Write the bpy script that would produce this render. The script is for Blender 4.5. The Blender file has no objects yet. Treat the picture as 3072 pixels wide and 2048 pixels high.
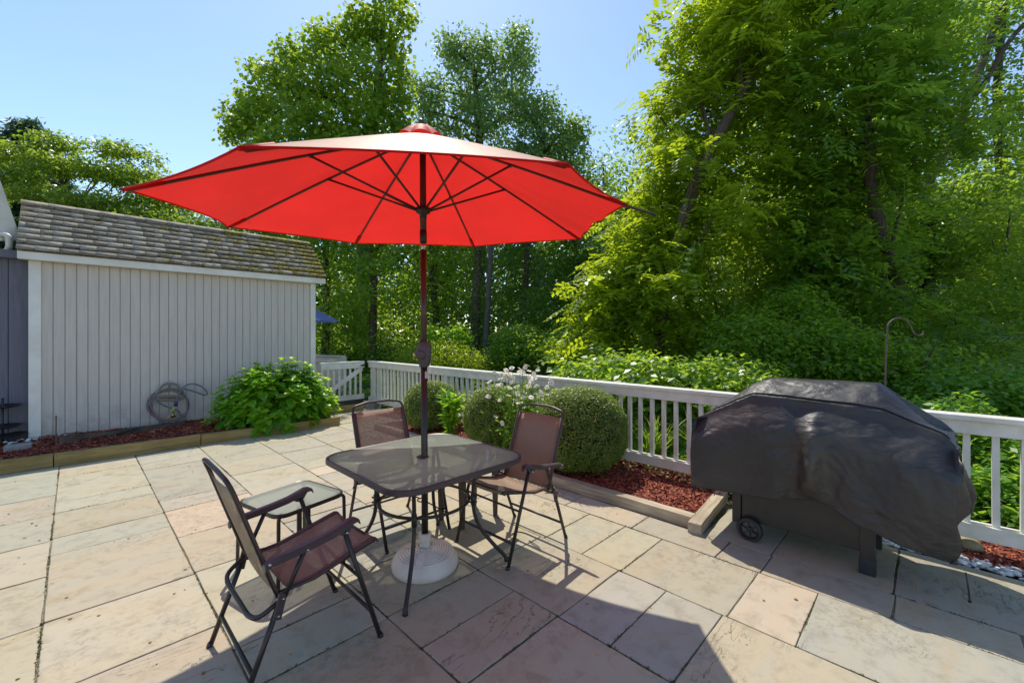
import bpy, math, random
import numpy as np
from mathutils import Vector, Matrix
R = math.radians
rng = np.random.default_rng(7)
random.seed(7)
col = bpy.context.scene.collection
sc = bpy.context.scene

# ------------------------------------------------------------------ camera
F, CX, HY, CH, TH = 1283.0, 1536.0, 1002.0, 1.5, R(45.7)   # photograph is 3072 x 2048
cam = bpy.data.cameras.new('camera'); camo = bpy.data.objects.new('camera', cam); col.objects.link(camo)
cam.sensor_width = 36; cam.lens = 36*F/3072; cam.shift_y = (HY-1024)/3072
cam.clip_start = 0.05; cam.clip_end = 2000
camo.location = (0, 0, CH); camo.rotation_euler = (R(90), 0, -TH)
sc.camera = camo
# ------------------------------------------------------------------ sky, sun, exposure
SUN_AZ, SUN_EL = 58.7, 56.8          # azimuth from +X counter-clockwise
w = bpy.data.worlds.new("World"); sc.world = w; w.use_nodes = True
nt = w.node_tree; nt.nodes.clear()
sky = nt.nodes.new('ShaderNodeTexSky'); sky.sky_type = 'NISHITA'; sky.sun_disc = False
sky.sun_elevation = R(SUN_EL); sky.sun_rotation = R(90-SUN_AZ)
sky.air_density = 1.0; sky.dust_density = 0.25; sky.ozone_density = 2.2
bg = nt.nodes.new('ShaderNodeBackground'); bg.inputs[1].default_value = 0.112
wo = nt.nodes.new('ShaderNodeOutputWorld')
nt.links.new(sky.outputs[0], bg.inputs[0]); nt.links.new(bg.outputs[0], wo.inputs[0])
sl = bpy.data.lights.new('sun', 'SUN'); sl.energy = 2.35; sl.angle = R(0.5); sl.color = (1.0, 0.94, 0.83)
so = bpy.data.objects.new('sun', sl); col.objects.link(so)
sd = Vector((math.cos(R(SUN_AZ))*math.cos(R(SUN_EL)), math.sin(R(SUN_AZ))*math.cos(R(SUN_EL)), math.sin(R(SUN_EL))))
so.rotation_euler = sd.to_track_quat('Z', 'Y').to_euler(); so.location = sd*40
vs = sc.view_settings; vs.view_transform = 'Standard'; vs.look = 'None'; vs.gamma = 1; vs.exposure = 0.95
sc.cycles.max_bounces = 8; sc.cycles.diffuse_bounces = 4; sc.cycles.transparent_max_bounces = 16
sc.cycles.transmission_bounces = 6

# ------------------------------------------------------------------ measuring helpers (photo pixel -> place)
FW = np.array([math.sin(TH), math.cos(TH), 0]); RT = np.array([math.cos(TH), -math.sin(TH), 0]); UP = np.array([0, 0, 1.])
C0 = np.array([0, 0, CH])
def ray(px, py): return FW + RT*(px-CX)/F + UP*(HY-py)/F
def gp(px, py, z=0.):
    r = ray(px, py); return C0 + r*((z-CH)/r[2])
def atx(px, py, x): r = ray(px, py); return C0 + r*(x/r[0])
def aty(px, py, y): r = ray(px, py); return C0 + r*(y/r[1])
def atd(px, py, d): return C0 + ray(px, py)*d

# ------------------------------------------------------------------ materials
MATS = {}
def new_mat(name):
    m = bpy.data.materials.new(name); m.use_nodes = True; n = m.node_tree; n.nodes.clear()
    out = n.nodes.new('ShaderNodeOutputMaterial'); MATS[name] = m
    return m, n, out
def N(n, t, **k):
    x = n.nodes.new('ShaderNode'+t)
    for a, b in k.items():
        if a.startswith('i_'): x.inputs[a[2:].replace('_', ' ')].default_value = b
        else: setattr(x, a, b)
    return x
def ramp(n, stops, fac):
    r = n.nodes.new('ShaderNodeValToRGB'); e = r.color_ramp.elements
    while len(e) < len(stops): e.new(0.5)
    for i, (p, c) in enumerate(stops): e[i].position = p; e[i].color = (*c, 1)
    n.links.new(fac, r.inputs[0]); return r
def noise(n, scale, detail=4, rough=.55, vec=None, dist=0):
    t = N(n, 'TexNoise'); t.inputs['Scale'].default_value = scale; t.inputs['Detail'].default_value = detail
    t.inputs['Roughness'].default_value = rough; t.inputs['Distortion'].default_value = dist
    if vec is not None: n.links.new(vec, t.inputs['Vector'])
    return t
def coords(n, scale=(1, 1, 1), rot=(0, 0, 0)):
    tc = N(n, 'TexCoord'); mp = N(n, 'Mapping'); mp.inputs['Scale'].default_value = scale; mp.inputs['Rotation'].default_value = rot
    n.links.new(tc.outputs['Object'], mp.inputs['Vector']); return mp.outputs[0]
def mixc(n, a, b, fac, mode='MIX'):
    m = N(n, 'MixRGB', blend_type=mode)
    for s, v in ((1, a), (2, b)):
        if isinstance(v, tuple): m.inputs[s].default_value = (*v, 1)
        else: n.links.new(v, m.inputs[s])
    if isinstance(fac, float): m.inputs[0].default_value = fac
    else: n.links.new(fac, m.inputs[0])
    return m.outputs[0]
def simple(name, c1, c2=None, scale=8, rough=.5, metal=0, bump=0, bscale=None, stretch=(1, 1, 1), spec=.5, coat=0, lo=.35, hi=.65):
    m, n, out = new_mat(name); p = N(n, 'BsdfPrincipled'); n.links.new(p.outputs[0], out.inputs[0])
    p.inputs['Roughness'].default_value = rough; p.inputs['Metallic'].default_value = metal
    p.inputs['Specular IOR Level'].default_value = spec; p.inputs['Coat Weight'].default_value = coat
    v = coords(n, stretch)
    if c2 is None: c2 = tuple(x*.8 for x in c1)
    t = noise(n, scale, 6, .6, v); r = ramp(n, [(lo, c1), (hi, c2)], t.outputs[0]); n.links.new(r.outputs[0], p.inputs['Base Color'])
    if bump:
        b = N(n, 'Bump'); b.inputs['Strength'].default_value = 1; b.inputs['Distance'].default_value = bump
        t2 = noise(n, bscale or scale*3, 5, .6, v); n.links.new(t2.outputs[0], b.inputs['Height']); n.links.new(b.outputs[0], p.inputs['Normal'])
    return m
def attr(n, name): a = N(n, 'Attribute'); a.attribute_name = name; return a

def leaf_mat(name, dark, mid, light, trans=(.32, .45, .03), tf=.5, rough=.36, spec=.6):
    m, n, out = new_mat(name)
    a = attr(n, 'rnd'); r = ramp(n, [(0, dark), (.5, mid), (1, light)], a.outputs['Fac'])
    p = N(n, 'BsdfPrincipled'); p.inputs['Roughness'].default_value = rough; p.inputs['Specular IOR Level'].default_value = spec
    n.links.new(r.outputs[0], p.inputs['Base Color'])
    tr = N(n, 'BsdfTranslucent')
    tc = mixc(n, r.outputs[0], trans, .65); n.links.new(tc, tr.inputs['Color'])
    ms = N(n, 'MixShader'); ms.inputs[0].default_value = tf
    n.links.new(p.outputs[0], ms.inputs[1]); n.links.new(tr.outputs[0], ms.inputs[2]); n.links.new(ms.outputs[0], out.inputs[0])
    return m
leaf_mat('leaf_locust', (.07, .15, .012), (.14, .25, .018), (.26, .37, .03), (.80, .92, .03), .58)
leaf_mat('leaf_locust_deep', (.055, .14, .016), (.10, .21, .024), (.17, .30, .03), (.58, .80, .05), .55)
leaf_mat('leaf_broad', (.06, .15, .016), (.12, .25, .025), (.24, .38, .04), (.68, .90, .06), .56)
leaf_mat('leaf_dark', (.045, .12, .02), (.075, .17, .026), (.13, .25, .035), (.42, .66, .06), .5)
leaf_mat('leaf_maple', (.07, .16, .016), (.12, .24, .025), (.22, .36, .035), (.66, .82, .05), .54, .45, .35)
leaf_mat('leaf_poplar', (.09, .18, .05), (.13, .24, .065), (.19, .31, .09), (.52, .72, .14), .5)
leaf_mat('leaf_dogwood', (.08, .17, .014), (.13, .25, .02), (.24, .31, .04), (.60, .78, .05), .5)
leaf_mat('leaf_conifer', (.04, .10, .04), (.06, .13, .05), (.09, .17, .065), (.18, .30, .10), .35)
leaf_mat('leaf_hydrangea', (.06, .20, .014), (.10, .31, .02), (.22, .45, .03), (.62, .90, .03), .52, .35, .5)
leaf_mat('leaf_box', (.065, .13, .014), (.15, .24, .028), (.34, .36, .10), (.52, .66, .08), .42, .4, .5)
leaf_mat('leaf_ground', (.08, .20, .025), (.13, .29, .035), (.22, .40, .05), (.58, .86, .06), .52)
leaf_mat('leaf_blade', (.10, .20, .02), (.17, .30, .04), (.28, .42, .06), (.56, .76, .06), .48)
leaf_mat('leaf_moss', (.05, .06, .015), (.10, .11, .03), (.22, .18, .08), (.2, .25, .05), .2)
leaf_mat('petal_white', (.86, .84, .74), (.9, .88, .78), (.93, .91, .82), (.95, .93, .8), .35)
simple('daisy_yellow', (.7, .45, .03), rough=.7)
simple('bark', (.16, .11, .075), (.06, .042, .03), 14, .9, bump=.02, stretch=(3, 3, .6))
simple('bark_grey', (.16, .14, .12), (.06, .05, .045), 14, .9, bump=.02, stretch=(3, 3, .6))
simple('stem_green', (.14, .2, .05), rough=.6)
simple('white_paint', (.86, .82, .73), (.70, .67, .55), 7, .45, bump=.0008, bscale=60, stretch=(1, 1, 1))
simple('cream_paint', (.74, .71, .62), (.60, .57, .47), 5, .5)
simple('trim_white', (.86, .83, .76), (.72, .69, .61), 3, .45, bump=.0006, bscale=50)
sm_ = simple('siding', (.67, .605, .53), (.60, .54, .48), 2.2, .75, bump=.0015, bscale=9, stretch=(14, 14, 1)); n_ = sm_.node_tree
tc_ = N(n_, 'TexCoord'); sz_ = N(n_, 'SeparateXYZ'); n_.links.new(tc_.outputs['Object'], sz_.inputs[0])
mr_ = N(n_, 'MapRange'); mr_.inputs[1].default_value = .05; mr_.inputs[2].default_value = .6; mr_.inputs[3].default_value = .22; mr_.inputs[4].default_value = -.12; n_.links.new(sz_.outputs[2], mr_.inputs[0])
tn_ = noise(n_, 5, 7, .7, tc_.outputs['Object']); ad_ = N(n_, 'Math', operation='ADD'); n_.links.new(tn_.outputs[0], ad_.inputs[0]); n_.links.new(mr_.outputs[0], ad_.inputs[1])
rd_ = ramp(n_, [(.5, (1, 1, 1)), (.8, (.74, .70, .64))], ad_.outputs[0]); pb_ = [x for x in n_.nodes if x.type == 'BSDF_PRINCIPLED'][0]; src_ = pb_.inputs['Base Color'].links[0].from_socket
n_.links.new(mixc(n_, src_, rd_.outputs[0], 1.0, 'MULTIPLY'), pb_.inputs['Base Color'])
simple('siding_groove', (.47, .43, .38), rough=.9)
simple('siding_dark', (.17, .165, .20), (.13, .13, .16), 3, .7, bump=.001, bscale=9, stretch=(14, 14, 1))
simple('bronze_metal', (.052, .040, .034), (.040, .031, .027), 30, .38, .35, spec=.5)
simple('bronze_arm', (.055, .042, .043), (.075, .052, .05), 20, .42, .0, spec=.5)
simple('pole_brown', (.075, .036, .028), (.055, .028, .023), 20, .35, .2)
simple('black_plastic', (.018, .018, .02), (.028, .028, .03), 20, .45)
simple('grill_metal', (.03, .028, .026), (.042, .038, .034), 12, .42, .2)
simple('rubber', (.025, .025, .026), (.04, .038, .036), 20, .7)
simple('silver', (.6, .6, .6), rough=.25, metal=1)
simple('red_metal', (.45, .03, .03), rough=.4)
simple('plastic_base', (.74, .63, .54), (.64, .53, .45), 6, .55, bump=.0006, bscale=80)
simple('joint_soil', (.26, .23, .15), (.11, .10, .06), 12, .95, bump=.004)
simple('soil', (.06, .055, .03), (.035, .03, .02), 3, 1, bump=.02)
simple('mulch_base', (.085, .018, .012), (.03, .008, .006), 40, .95, bump=.02, bscale=60)
simple('hose_grey', (.20, .21, .23), (.15, .15, .17), 8, .45)
simple('hose_pink', (.30, .16, .18), rough=.5)
simple('hanger_tan', (.30, .24, .18), (.22, .18, .14), 10, .6)
simple('brass', (.5, .36, .13), rough=.35, metal=.9)
simple('lime_plastic', (.45, .5, .12), rough=.5)
simple('blue_plastic', (.03, .07, .2), rough=.5)
simple('concrete', (.36, .35, .32), (.26, .25, .23), 14, .9, bump=.004)
simple('rock', (.34, .29, .18), (.16, .15, .08), 7, .9, bump=.01)
simple('brown_plastic', (.13, .085, .06), (.10, .065, .045), 6, .5)
simple('rust_metal', (.15, .11, .09), (.10, .08, .07), 20, .6, .3)
simple('tan_lining', (.45, .40, .33), rough=.8)
simple('edging_brown', (.14, .115, .085), (.07, .06, .045), 5, .8, bump=.003)
simple('sticker', (.6, .5, .45), rough=.5)

def wood_mat(name, a, b, c):
    m, n, out = new_mat(name); p = N(n, 'BsdfPrincipled'); n.links.new(p.outputs[0], out.inputs[0]); p.inputs['Roughness'].default_value = .75
    tc = N(n, 'TexCoord'); mp = N(n, 'Mapping'); mp.inputs['Scale'].default_value = (1.2, 22, 22)
    n.links.new(tc.outputs['Object'], mp.inputs['Vector'])
    t = noise(n, 1.6, 8, .6, mp.outputs[0], 1.4); r = ramp(n, [(.3, a), (.52, b), (.72, c)], t.outputs[0])
    t2 = noise(n, 2.5, 3, .5, tc.outputs['Object']); r2 = ramp(n, [(.35, (.72, .72, .72)), (.65, (1, 1, 1))], t2.outputs[0])
    vo = N(n, 'TexVoronoi'); vo.inputs['Scale'].default_value = 2.7; mp2 = N(n, 'Mapping'); mp2.inputs['Scale'].default_value = (1, 2.2, 2.2)
    n.links.new(tc.outputs['Object'], mp2.inputs['Vector']); n.links.new(mp2.outputs[0], vo.inputs['Vector'])
    r3 = ramp(n, [(.03, (.25, .2, .15)), (.085, (1, 1, 1))], vo.outputs['Distance'])
    c1 = mixc(n, r.outputs[0], r2.outputs[0], 1.0, 'MULTIPLY'); c2 = mixc(n, c1, r3.outputs[0], 1.0, 'MULTIPLY')
    n.links.new(c2, p.inputs['Base Color'])
    b_ = N(n, 'Bump'); b_.inputs['Distance'].default_value = .003; n.links.new(t.outputs[0], b_.inputs['Height']); n.links.new(b_.outputs[0], p.inputs['Normal'])
wood_mat('timber_weathered', (.30, .23, .14), (.50, .42, .29), (.60, .52, .38))
wood_mat('timber_green', (.22, .15, .045), (.36, .26, .085), (.46, .35, .15))

# flagstone
def stone_mat():
    m, n, out = new_mat('flagstone'); p = N(n, 'BsdfPrincipled'); n.links.new(p.outputs[0], out.inputs[0])
    a = attr(n, 'scol'); off = attr(n, 'soff')
    tc = N(n, 'TexCoord'); ad = N(n, 'VectorMath', operation='ADD'); n.links.new(tc.outputs['Object'], ad.inputs[0]); n.links.new(off.outputs['Vector'], ad.inputs[1])
    mp = N(n, 'Mapping'); mp.inputs['Scale'].default_value = (1, 3.2, 1); mp.inputs['Rotation'].default_value = (0, 0, .12); n.links.new(ad.outputs[0], mp.inputs['Vector'])
    t1 = noise(n, 1.5, 5, .55, mp.outputs[0], .7)      # broad veins of colour
    r1 = ramp(n, [(.28, (.94, .96, .97)), (.43, (1, 1, 1)), (.60, (1.02, .98, .92)), (.76, (1.0, .90, .76))], t1.outputs[0])
    c = mixc(n, a.outputs['Color'], r1.outputs[0], 1.0, 'MULTIPLY')
    t2 = noise(n, 9, 8, .68, ad.outputs[0], .4); r2 = ramp(n, [(.33, (.76, .74, .70)), (.5, (1, 1, 1)), (.7, (1.06, 1.05, 1.03))], t2.outputs[0])
    c = mixc(n, c, r2.outputs[0], .85, 'MULTIPLY')
    # dark lichen patches with a shape of their own
    t3 = noise(n, 1.3, 2, .5, ad.outputs[0]); t4 = noise(n, 26, 5, .75, ad.outputs[0])
    mm = N(n, 'Math', operation='MULTIPLY'); r3 = ramp(n, [(.53, (0, 0, 0)), (.62, (1, 1, 1))], t3.outputs[0]); r4 = ramp(n, [(.50, (0, 0, 0)), (.60, (1, 1, 1))], t4.outputs[0])
    n.links.new(r3.outputs[0], mm.inputs[0]); n.links.new(r4.outputs[0], mm.inputs[1])
    m5 = N(n, 'Math', operation='MULTIPLY'); m5.inputs[1].default_value = .38; n.links.new(mm.outputs[0], m5.inputs[0])
    c = mixc(n, c, (.20, .185, .15), m5.outputs[0])
    # hairline clefts: contour lines of a stretched noise
    mp2 = N(n, 'Mapping'); mp2.inputs['Scale'].default_value = (.8, 3.0, 1); mp2.inputs['Rotation'].default_value = (0, 0, .08); n.links.new(ad.outputs[0], mp2.inputs['Vector'])
    t6 = noise(n, 1.25, 7, .62, mp2.outputs[0], .5)
    def line(thr, wd):
        s = N(n, 'Math', operation='SUBTRACT'); s.inputs[1].default_value = thr; n.links.new(t6.outputs[0], s.inputs[0])
        ab = N(n, 'Math', operation='ABSOLUTE'); n.links.new(s.outputs[0], ab.inputs[0])
        r = ramp(n, [(0, (0, 0, 0)), (wd, (1, 1, 1))], ab.outputs[0]); return r
    l1 = line(.5, .0011); l2 = line(.60, .0009); l3 = line(.41, .0009)
    t7 = noise(n, 2.1, 2, .5, ad.outputs[0]); r7 = ramp(n, [(.56, (1, 1, 1)), (.66, (0, 0, 0))], t7.outputs[0])
    lm = mixc(n, mixc(n, l1.outputs[0], l2.outputs[0], 1.0, 'MULTIPLY'), l3.outputs[0], 1.0, 'MULTIPLY')
    lm = mixc(n, lm, r7.outputs[0], 1.0, 'LIGHTEN') if False else mixc(n, lm, (1, 1, 1), r7.outputs[0])
    dk = mixc(n, (.62, .55, .46), (1, 1, 1), lm)
    c = mixc(n, c, dk, 1.0, 'MULTIPLY')
    n.links.new(c, p.inputs['Base Color'])
    rr = ramp(n, [(.3, (.62, .62, .62)), (.7, (.85, .85, .85))], t2.outputs[0]); n.links.new(rr.outputs[0], p.inputs['Roughness'])
    p.inputs['Specular IOR Level'].default_value = .3
    # cleft relief: terraces + grain
    b1 = N(n, 'Bump'); b1.inputs['Distance'].default_value = .012; b1.inputs['Strength'].default_value = .6; n.links.new(t6.outputs[0], b1.inputs['Height'])
    b2 = N(n, 'Bump'); b2.inputs['Distance'].default_value = .004; b2.inputs['Strength'].default_value = .7; n.links.new(t2.outputs[0], b2.inputs['Height']); n.links.new(b1.outputs[0], b2.inputs['Normal'])
    b3 = N(n, 'Bump'); b3.inputs['Distance'].default_value = .003; n.links.new(lm, b3.inputs['Height']); n.links.new(b2.outputs[0], b3.inputs['Normal'])
    n.links.new(b3.outputs[0], p.inputs['Normal'])
stone_mat()
def shingle_mat():
    m, n, out = new_mat('shingle'); p = N(n, 'BsdfPrincipled'); n.links.new(p.outputs[0], out.inputs[0]); p.inputs['Roughness'].default_value = .92
    a = attr(n, 'rnd'); r = ramp(n, [(0, (.27, .225, .165)), (.45, (.33, .28, .205)), (.62, (.42, .36, .27)), (1, (.50, .43, .33))], a.outputs['Fac'])
    v = coords(n); t = noise(n, 45, 6, .7, v); r2 = ramp(n, [(.35, (.55, .54, .52)), (.6, (1.05, 1.05, 1.05))], t.outputs[0])
    c = mixc(n, r.outputs[0], r2.outputs[0], 1.0, 'MULTIPLY')
    # moss, thicker towards the far (right) end of the roof
    sx = N(n, 'SeparateXYZ'); tc = N(n, 'TexCoord'); n.links.new(tc.outputs['Object'], sx.inputs[0])
    mr = N(n, 'MapRange'); mr.inputs[1].default_value = -.3; mr.inputs[2].default_value = 3.2; mr.inputs[3].default_value = -.10; mr.inputs[4].default_value = .085; n.links.new(sx.outputs[0], mr.inputs[0])
    t3 = noise(n, 3.2, 8, .75, coords(n, (1, 1.6, 1.6)), .3); ad = N(n, 'Math', operation='ADD'); n.links.new(t3.outputs[0], ad.inputs[0]); n.links.new(mr.outputs[0], ad.inputs[1])
    r3 = ramp(n, [(.53, (0, 0, 0)), (.57, (1, 1, 1))], ad.outputs[0])
    t4 = noise(n, 30, 4, .6, v); mc = ramp(n, [(.35, (.05, .042, .014)), (.5, (.20, .16, .025)), (.62, (.46, .34, .04))], t4.outputs[0])
    c = mixc(n, c, mc.outputs[0], r3.outputs[0]); n.links.new(c, p.inputs['Base Color'])
    hh = mixc(n, t.outputs[0], (1, 1, 1), r3.outputs[0])
    b = N(n, 'Bump'); b.inputs['Distance'].default_value = .008; n.links.new(hh, b.inputs['Height']); n.links.new(b.outputs[0], p.inputs['Normal'])
shingle_mat()
def canopy_mat(name, c, tc, tf=.6, glare_fade=None):
    m, n, out = new_mat(name); v = coords(n)
    d = N(n, 'BsdfPrincipled'); d.inputs['Base Color'].default_value = (*c, 1); d.inputs['Roughness'].default_value = .55; d.inputs['Specular IOR Level'].default_value = .35 if glare_fade else .08
    d.inputs['Sheen Weight'].default_value = .08; d.inputs['Sheen Roughness'].default_value = .35; d.inputs['Sheen Tint'].default_value = (1, .8, .65, 1)
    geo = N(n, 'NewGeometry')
    if glare_fade: n.links.new(mixc(n, glare_fade, c, geo.outputs['Backfacing']), d.inputs['Base Color'])  # paler upper face: sun glare put into the colour, with some bleaching
    t = noise(n, 3, 3, .5, v); b = N(n, 'Bump'); b.inputs['Distance'].default_value = .012; n.links.new(t.outputs[0], b.inputs['Height']); n.links.new(b.outputs[0], d.inputs['Normal'])
    tr = N(n, 'BsdfTranslucent'); t8 = noise(n, 2.2, 5, .6, v); r8 = ramp(n, [(.3, tuple(x*.80 for x in tc)), (.7, tc)], t8.outputs[0]); n.links.new(r8.outputs[0], tr.inputs['Color'])
    ms = N(n, 'MixShader'); ms.inputs[0].default_value = tf
    n.links.new(d.outputs[0], ms.inputs[1]); n.links.new(tr.outputs[0], ms.inputs[2]); n.links.new(ms.outputs[0], out.inputs[0])
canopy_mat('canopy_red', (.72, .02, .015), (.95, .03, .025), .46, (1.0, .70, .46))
canopy_mat('trim_red', (.62, .012, .012), (.8, .03, .03), .35)
canopy_mat('canopy_blue', (.25, .32, .65), (.3, .38, .75), .45)
def glass_mat(name, tint, gr, scale, mixt, ior=1.5):
    m, n, out = new_mat(name); v = coords(n)
    d = N(n, 'BsdfDiffuse'); d.inputs[0].default_value = (*tint, 1); tl = N(n, 'BsdfTranslucent'); tl.inputs[0].default_value = (*tint, 1)
    m0 = N(n, 'MixShader'); m0.inputs[0].default_value = .68; n.links.new(d.outputs[0], m0.inputs[1]); n.links.new(tl.outputs[0], m0.inputs[2])
    t = N(n, 'BsdfTransparent'); t.inputs[0].default_value = (.82, .9, .86, 1)
    m1 = N(n, 'MixShader'); m1.inputs[0].default_value = mixt; n.links.new(m0.outputs[0], m1.inputs[1]); n.links.new(t.outputs[0], m1.inputs[2])
    g = N(n, 'BsdfGlossy'); g.inputs['Roughness'].default_value = gr
    tt = noise(n, scale, 3, .5, v); b = N(n, 'Bump'); b.inputs['Distance'].default_value = .0006; n.links.new(tt.outputs[0], b.inputs['Height']); n.links.new(b.outputs[0], g.inputs['Normal'])
    f = N(n, 'Fresnel'); f.inputs[0].default_value = ior
    m2 = N(n, 'MixShader'); n.links.new(f.outputs[0], m2.inputs[0]); n.links.new(m1.outputs[0], m2.inputs[1]); n.links.new(g.outputs[0], m2.inputs[2]); n.links.new(m2.outputs[0], out.inputs[0])
glass_mat('table_glass', (.80, .96, .84), .05, 12, .20, 1.8)
glass_mat('side_glass', (.70, .80, .74), .16, 60, .25, 1.7)
def sling_mat(name, c1, c2, hole):
    m, n, out = new_mat(name); tc = N(n, 'TexCoord')
    p = N(n, 'BsdfPrincipled'); p.inputs['Roughness'].default_value = .6
    ck = N(n, 'TexChecker'); ck.inputs['Scale'].default_value = 330; n.links.new(tc.outputs['UV'], ck.inputs['Vector'])
    ck.inputs[1].default_value = (*c1, 1); ck.inputs[2].default_value = (*c2, 1); n.links.new(ck.outputs['Color'], p.inputs['Base Color'])
    vo = N(n, 'TexVoronoi'); vo.inputs['Scale'].default_value = 130; vo.inputs['Randomness'].default_value = .25; n.links.new(tc.outputs['UV'], vo.inputs['Vector'])
    r = ramp(n, [(hole-.02, (1, 1, 1)), (hole+.02, (0, 0, 0))], vo.outputs['Distance'])
    t = N(n, 'BsdfTransparent'); ms = N(n, 'MixShader'); n.links.new(r.outputs[0], ms.inputs[0]); n.links.new(p.outputs[0], ms.inputs[1]); n.links.new(t.outputs[0], ms.inputs[2])
    n.links.new(ms.outputs[0], out.inputs[0])
sling_mat('sling', (.36, .245, .155), (.21, .145, .10), .29)
sling_mat('sling_band', (.12, .06, .05), (.085, .045, .038), .15)
def cover_mat():
    m, n, out = new_mat('grill_cover'); v = coords(n); p = N(n, 'BsdfPrincipled'); n.links.new(p.outputs[0], out.inputs[0])
    t = noise(n, 2.2, 6, .6, v, .5); r = ramp(n, [(.36, (.022, .020, .021)), (.56, (.032, .029, .028)), (.70, (.070, .060, .048))], t.outputs[0]); n.links.new(r.outputs[0], p.inputs['Base Color'])
    p.inputs['Roughness'].default_value = .46; p.inputs['Specular IOR Level'].default_value = .55
    t2 = noise(n, 5, 5, .55, coords(n, (1.6, 1, 2.2)), .35); b = N(n, 'Bump'); b.inputs['Distance'].default_value = .016; n.links.new(t2.outputs[0], b.inputs['Height'])
    tr_ = noise(n, 2.6, 4, .55, coords(n, (1.4, 1, 1.2)), .25); tr_.noise_type = 'RIDGED_MULTIFRACTAL'
    bb_ = N(n, 'Bump'); bb_.inputs['Distance'].default_value = .012; n.links.new(tr_.outputs[0], bb_.inputs['Height']); n.links.new(b.outputs[0], bb_.inputs['Normal']); b = bb_
    t3 = noise(n, 300, 2, .5, v); b2 = N(n, 'Bump'); b2.inputs['Distance'].default_value = .0006; n.links.new(t3.outputs[0], b2.inputs['Height']); n.links.new(b.outputs[0], b2.inputs['Normal'])
    n.links.new(b2.outputs[0], p.inputs['Normal'])
cover_mat()
def chip_mat(name, stops, rough=.85):
    m, n, out = new_mat(name); p = N(n, 'BsdfPrincipled'); n.links.new(p.outputs[0], out.inputs[0]); p.inputs['Roughness'].default_value = rough
    a = attr(n, 'rnd'); r = ramp(n, stops, a.outputs['Fac']); n.links.new(r.outputs[0], p.inputs['Base Color'])
chip_mat('mulch_chip', [(0, (.08, .015, .009)), (.4, (.27, .055, .025)), (.8, (.42, .10, .045)), (1, (.48, .20, .12))])
chip_mat('pebble', [(0, (.35, .35, .36)), (.5, (.6, .6, .6)), (1, (.78, .77, .74))], .6)
chip_mat('litter', [(0, (.25, .13, .05)), (.5, (.45, .25, .1)), (1, (.55, .38, .15))])

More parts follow.
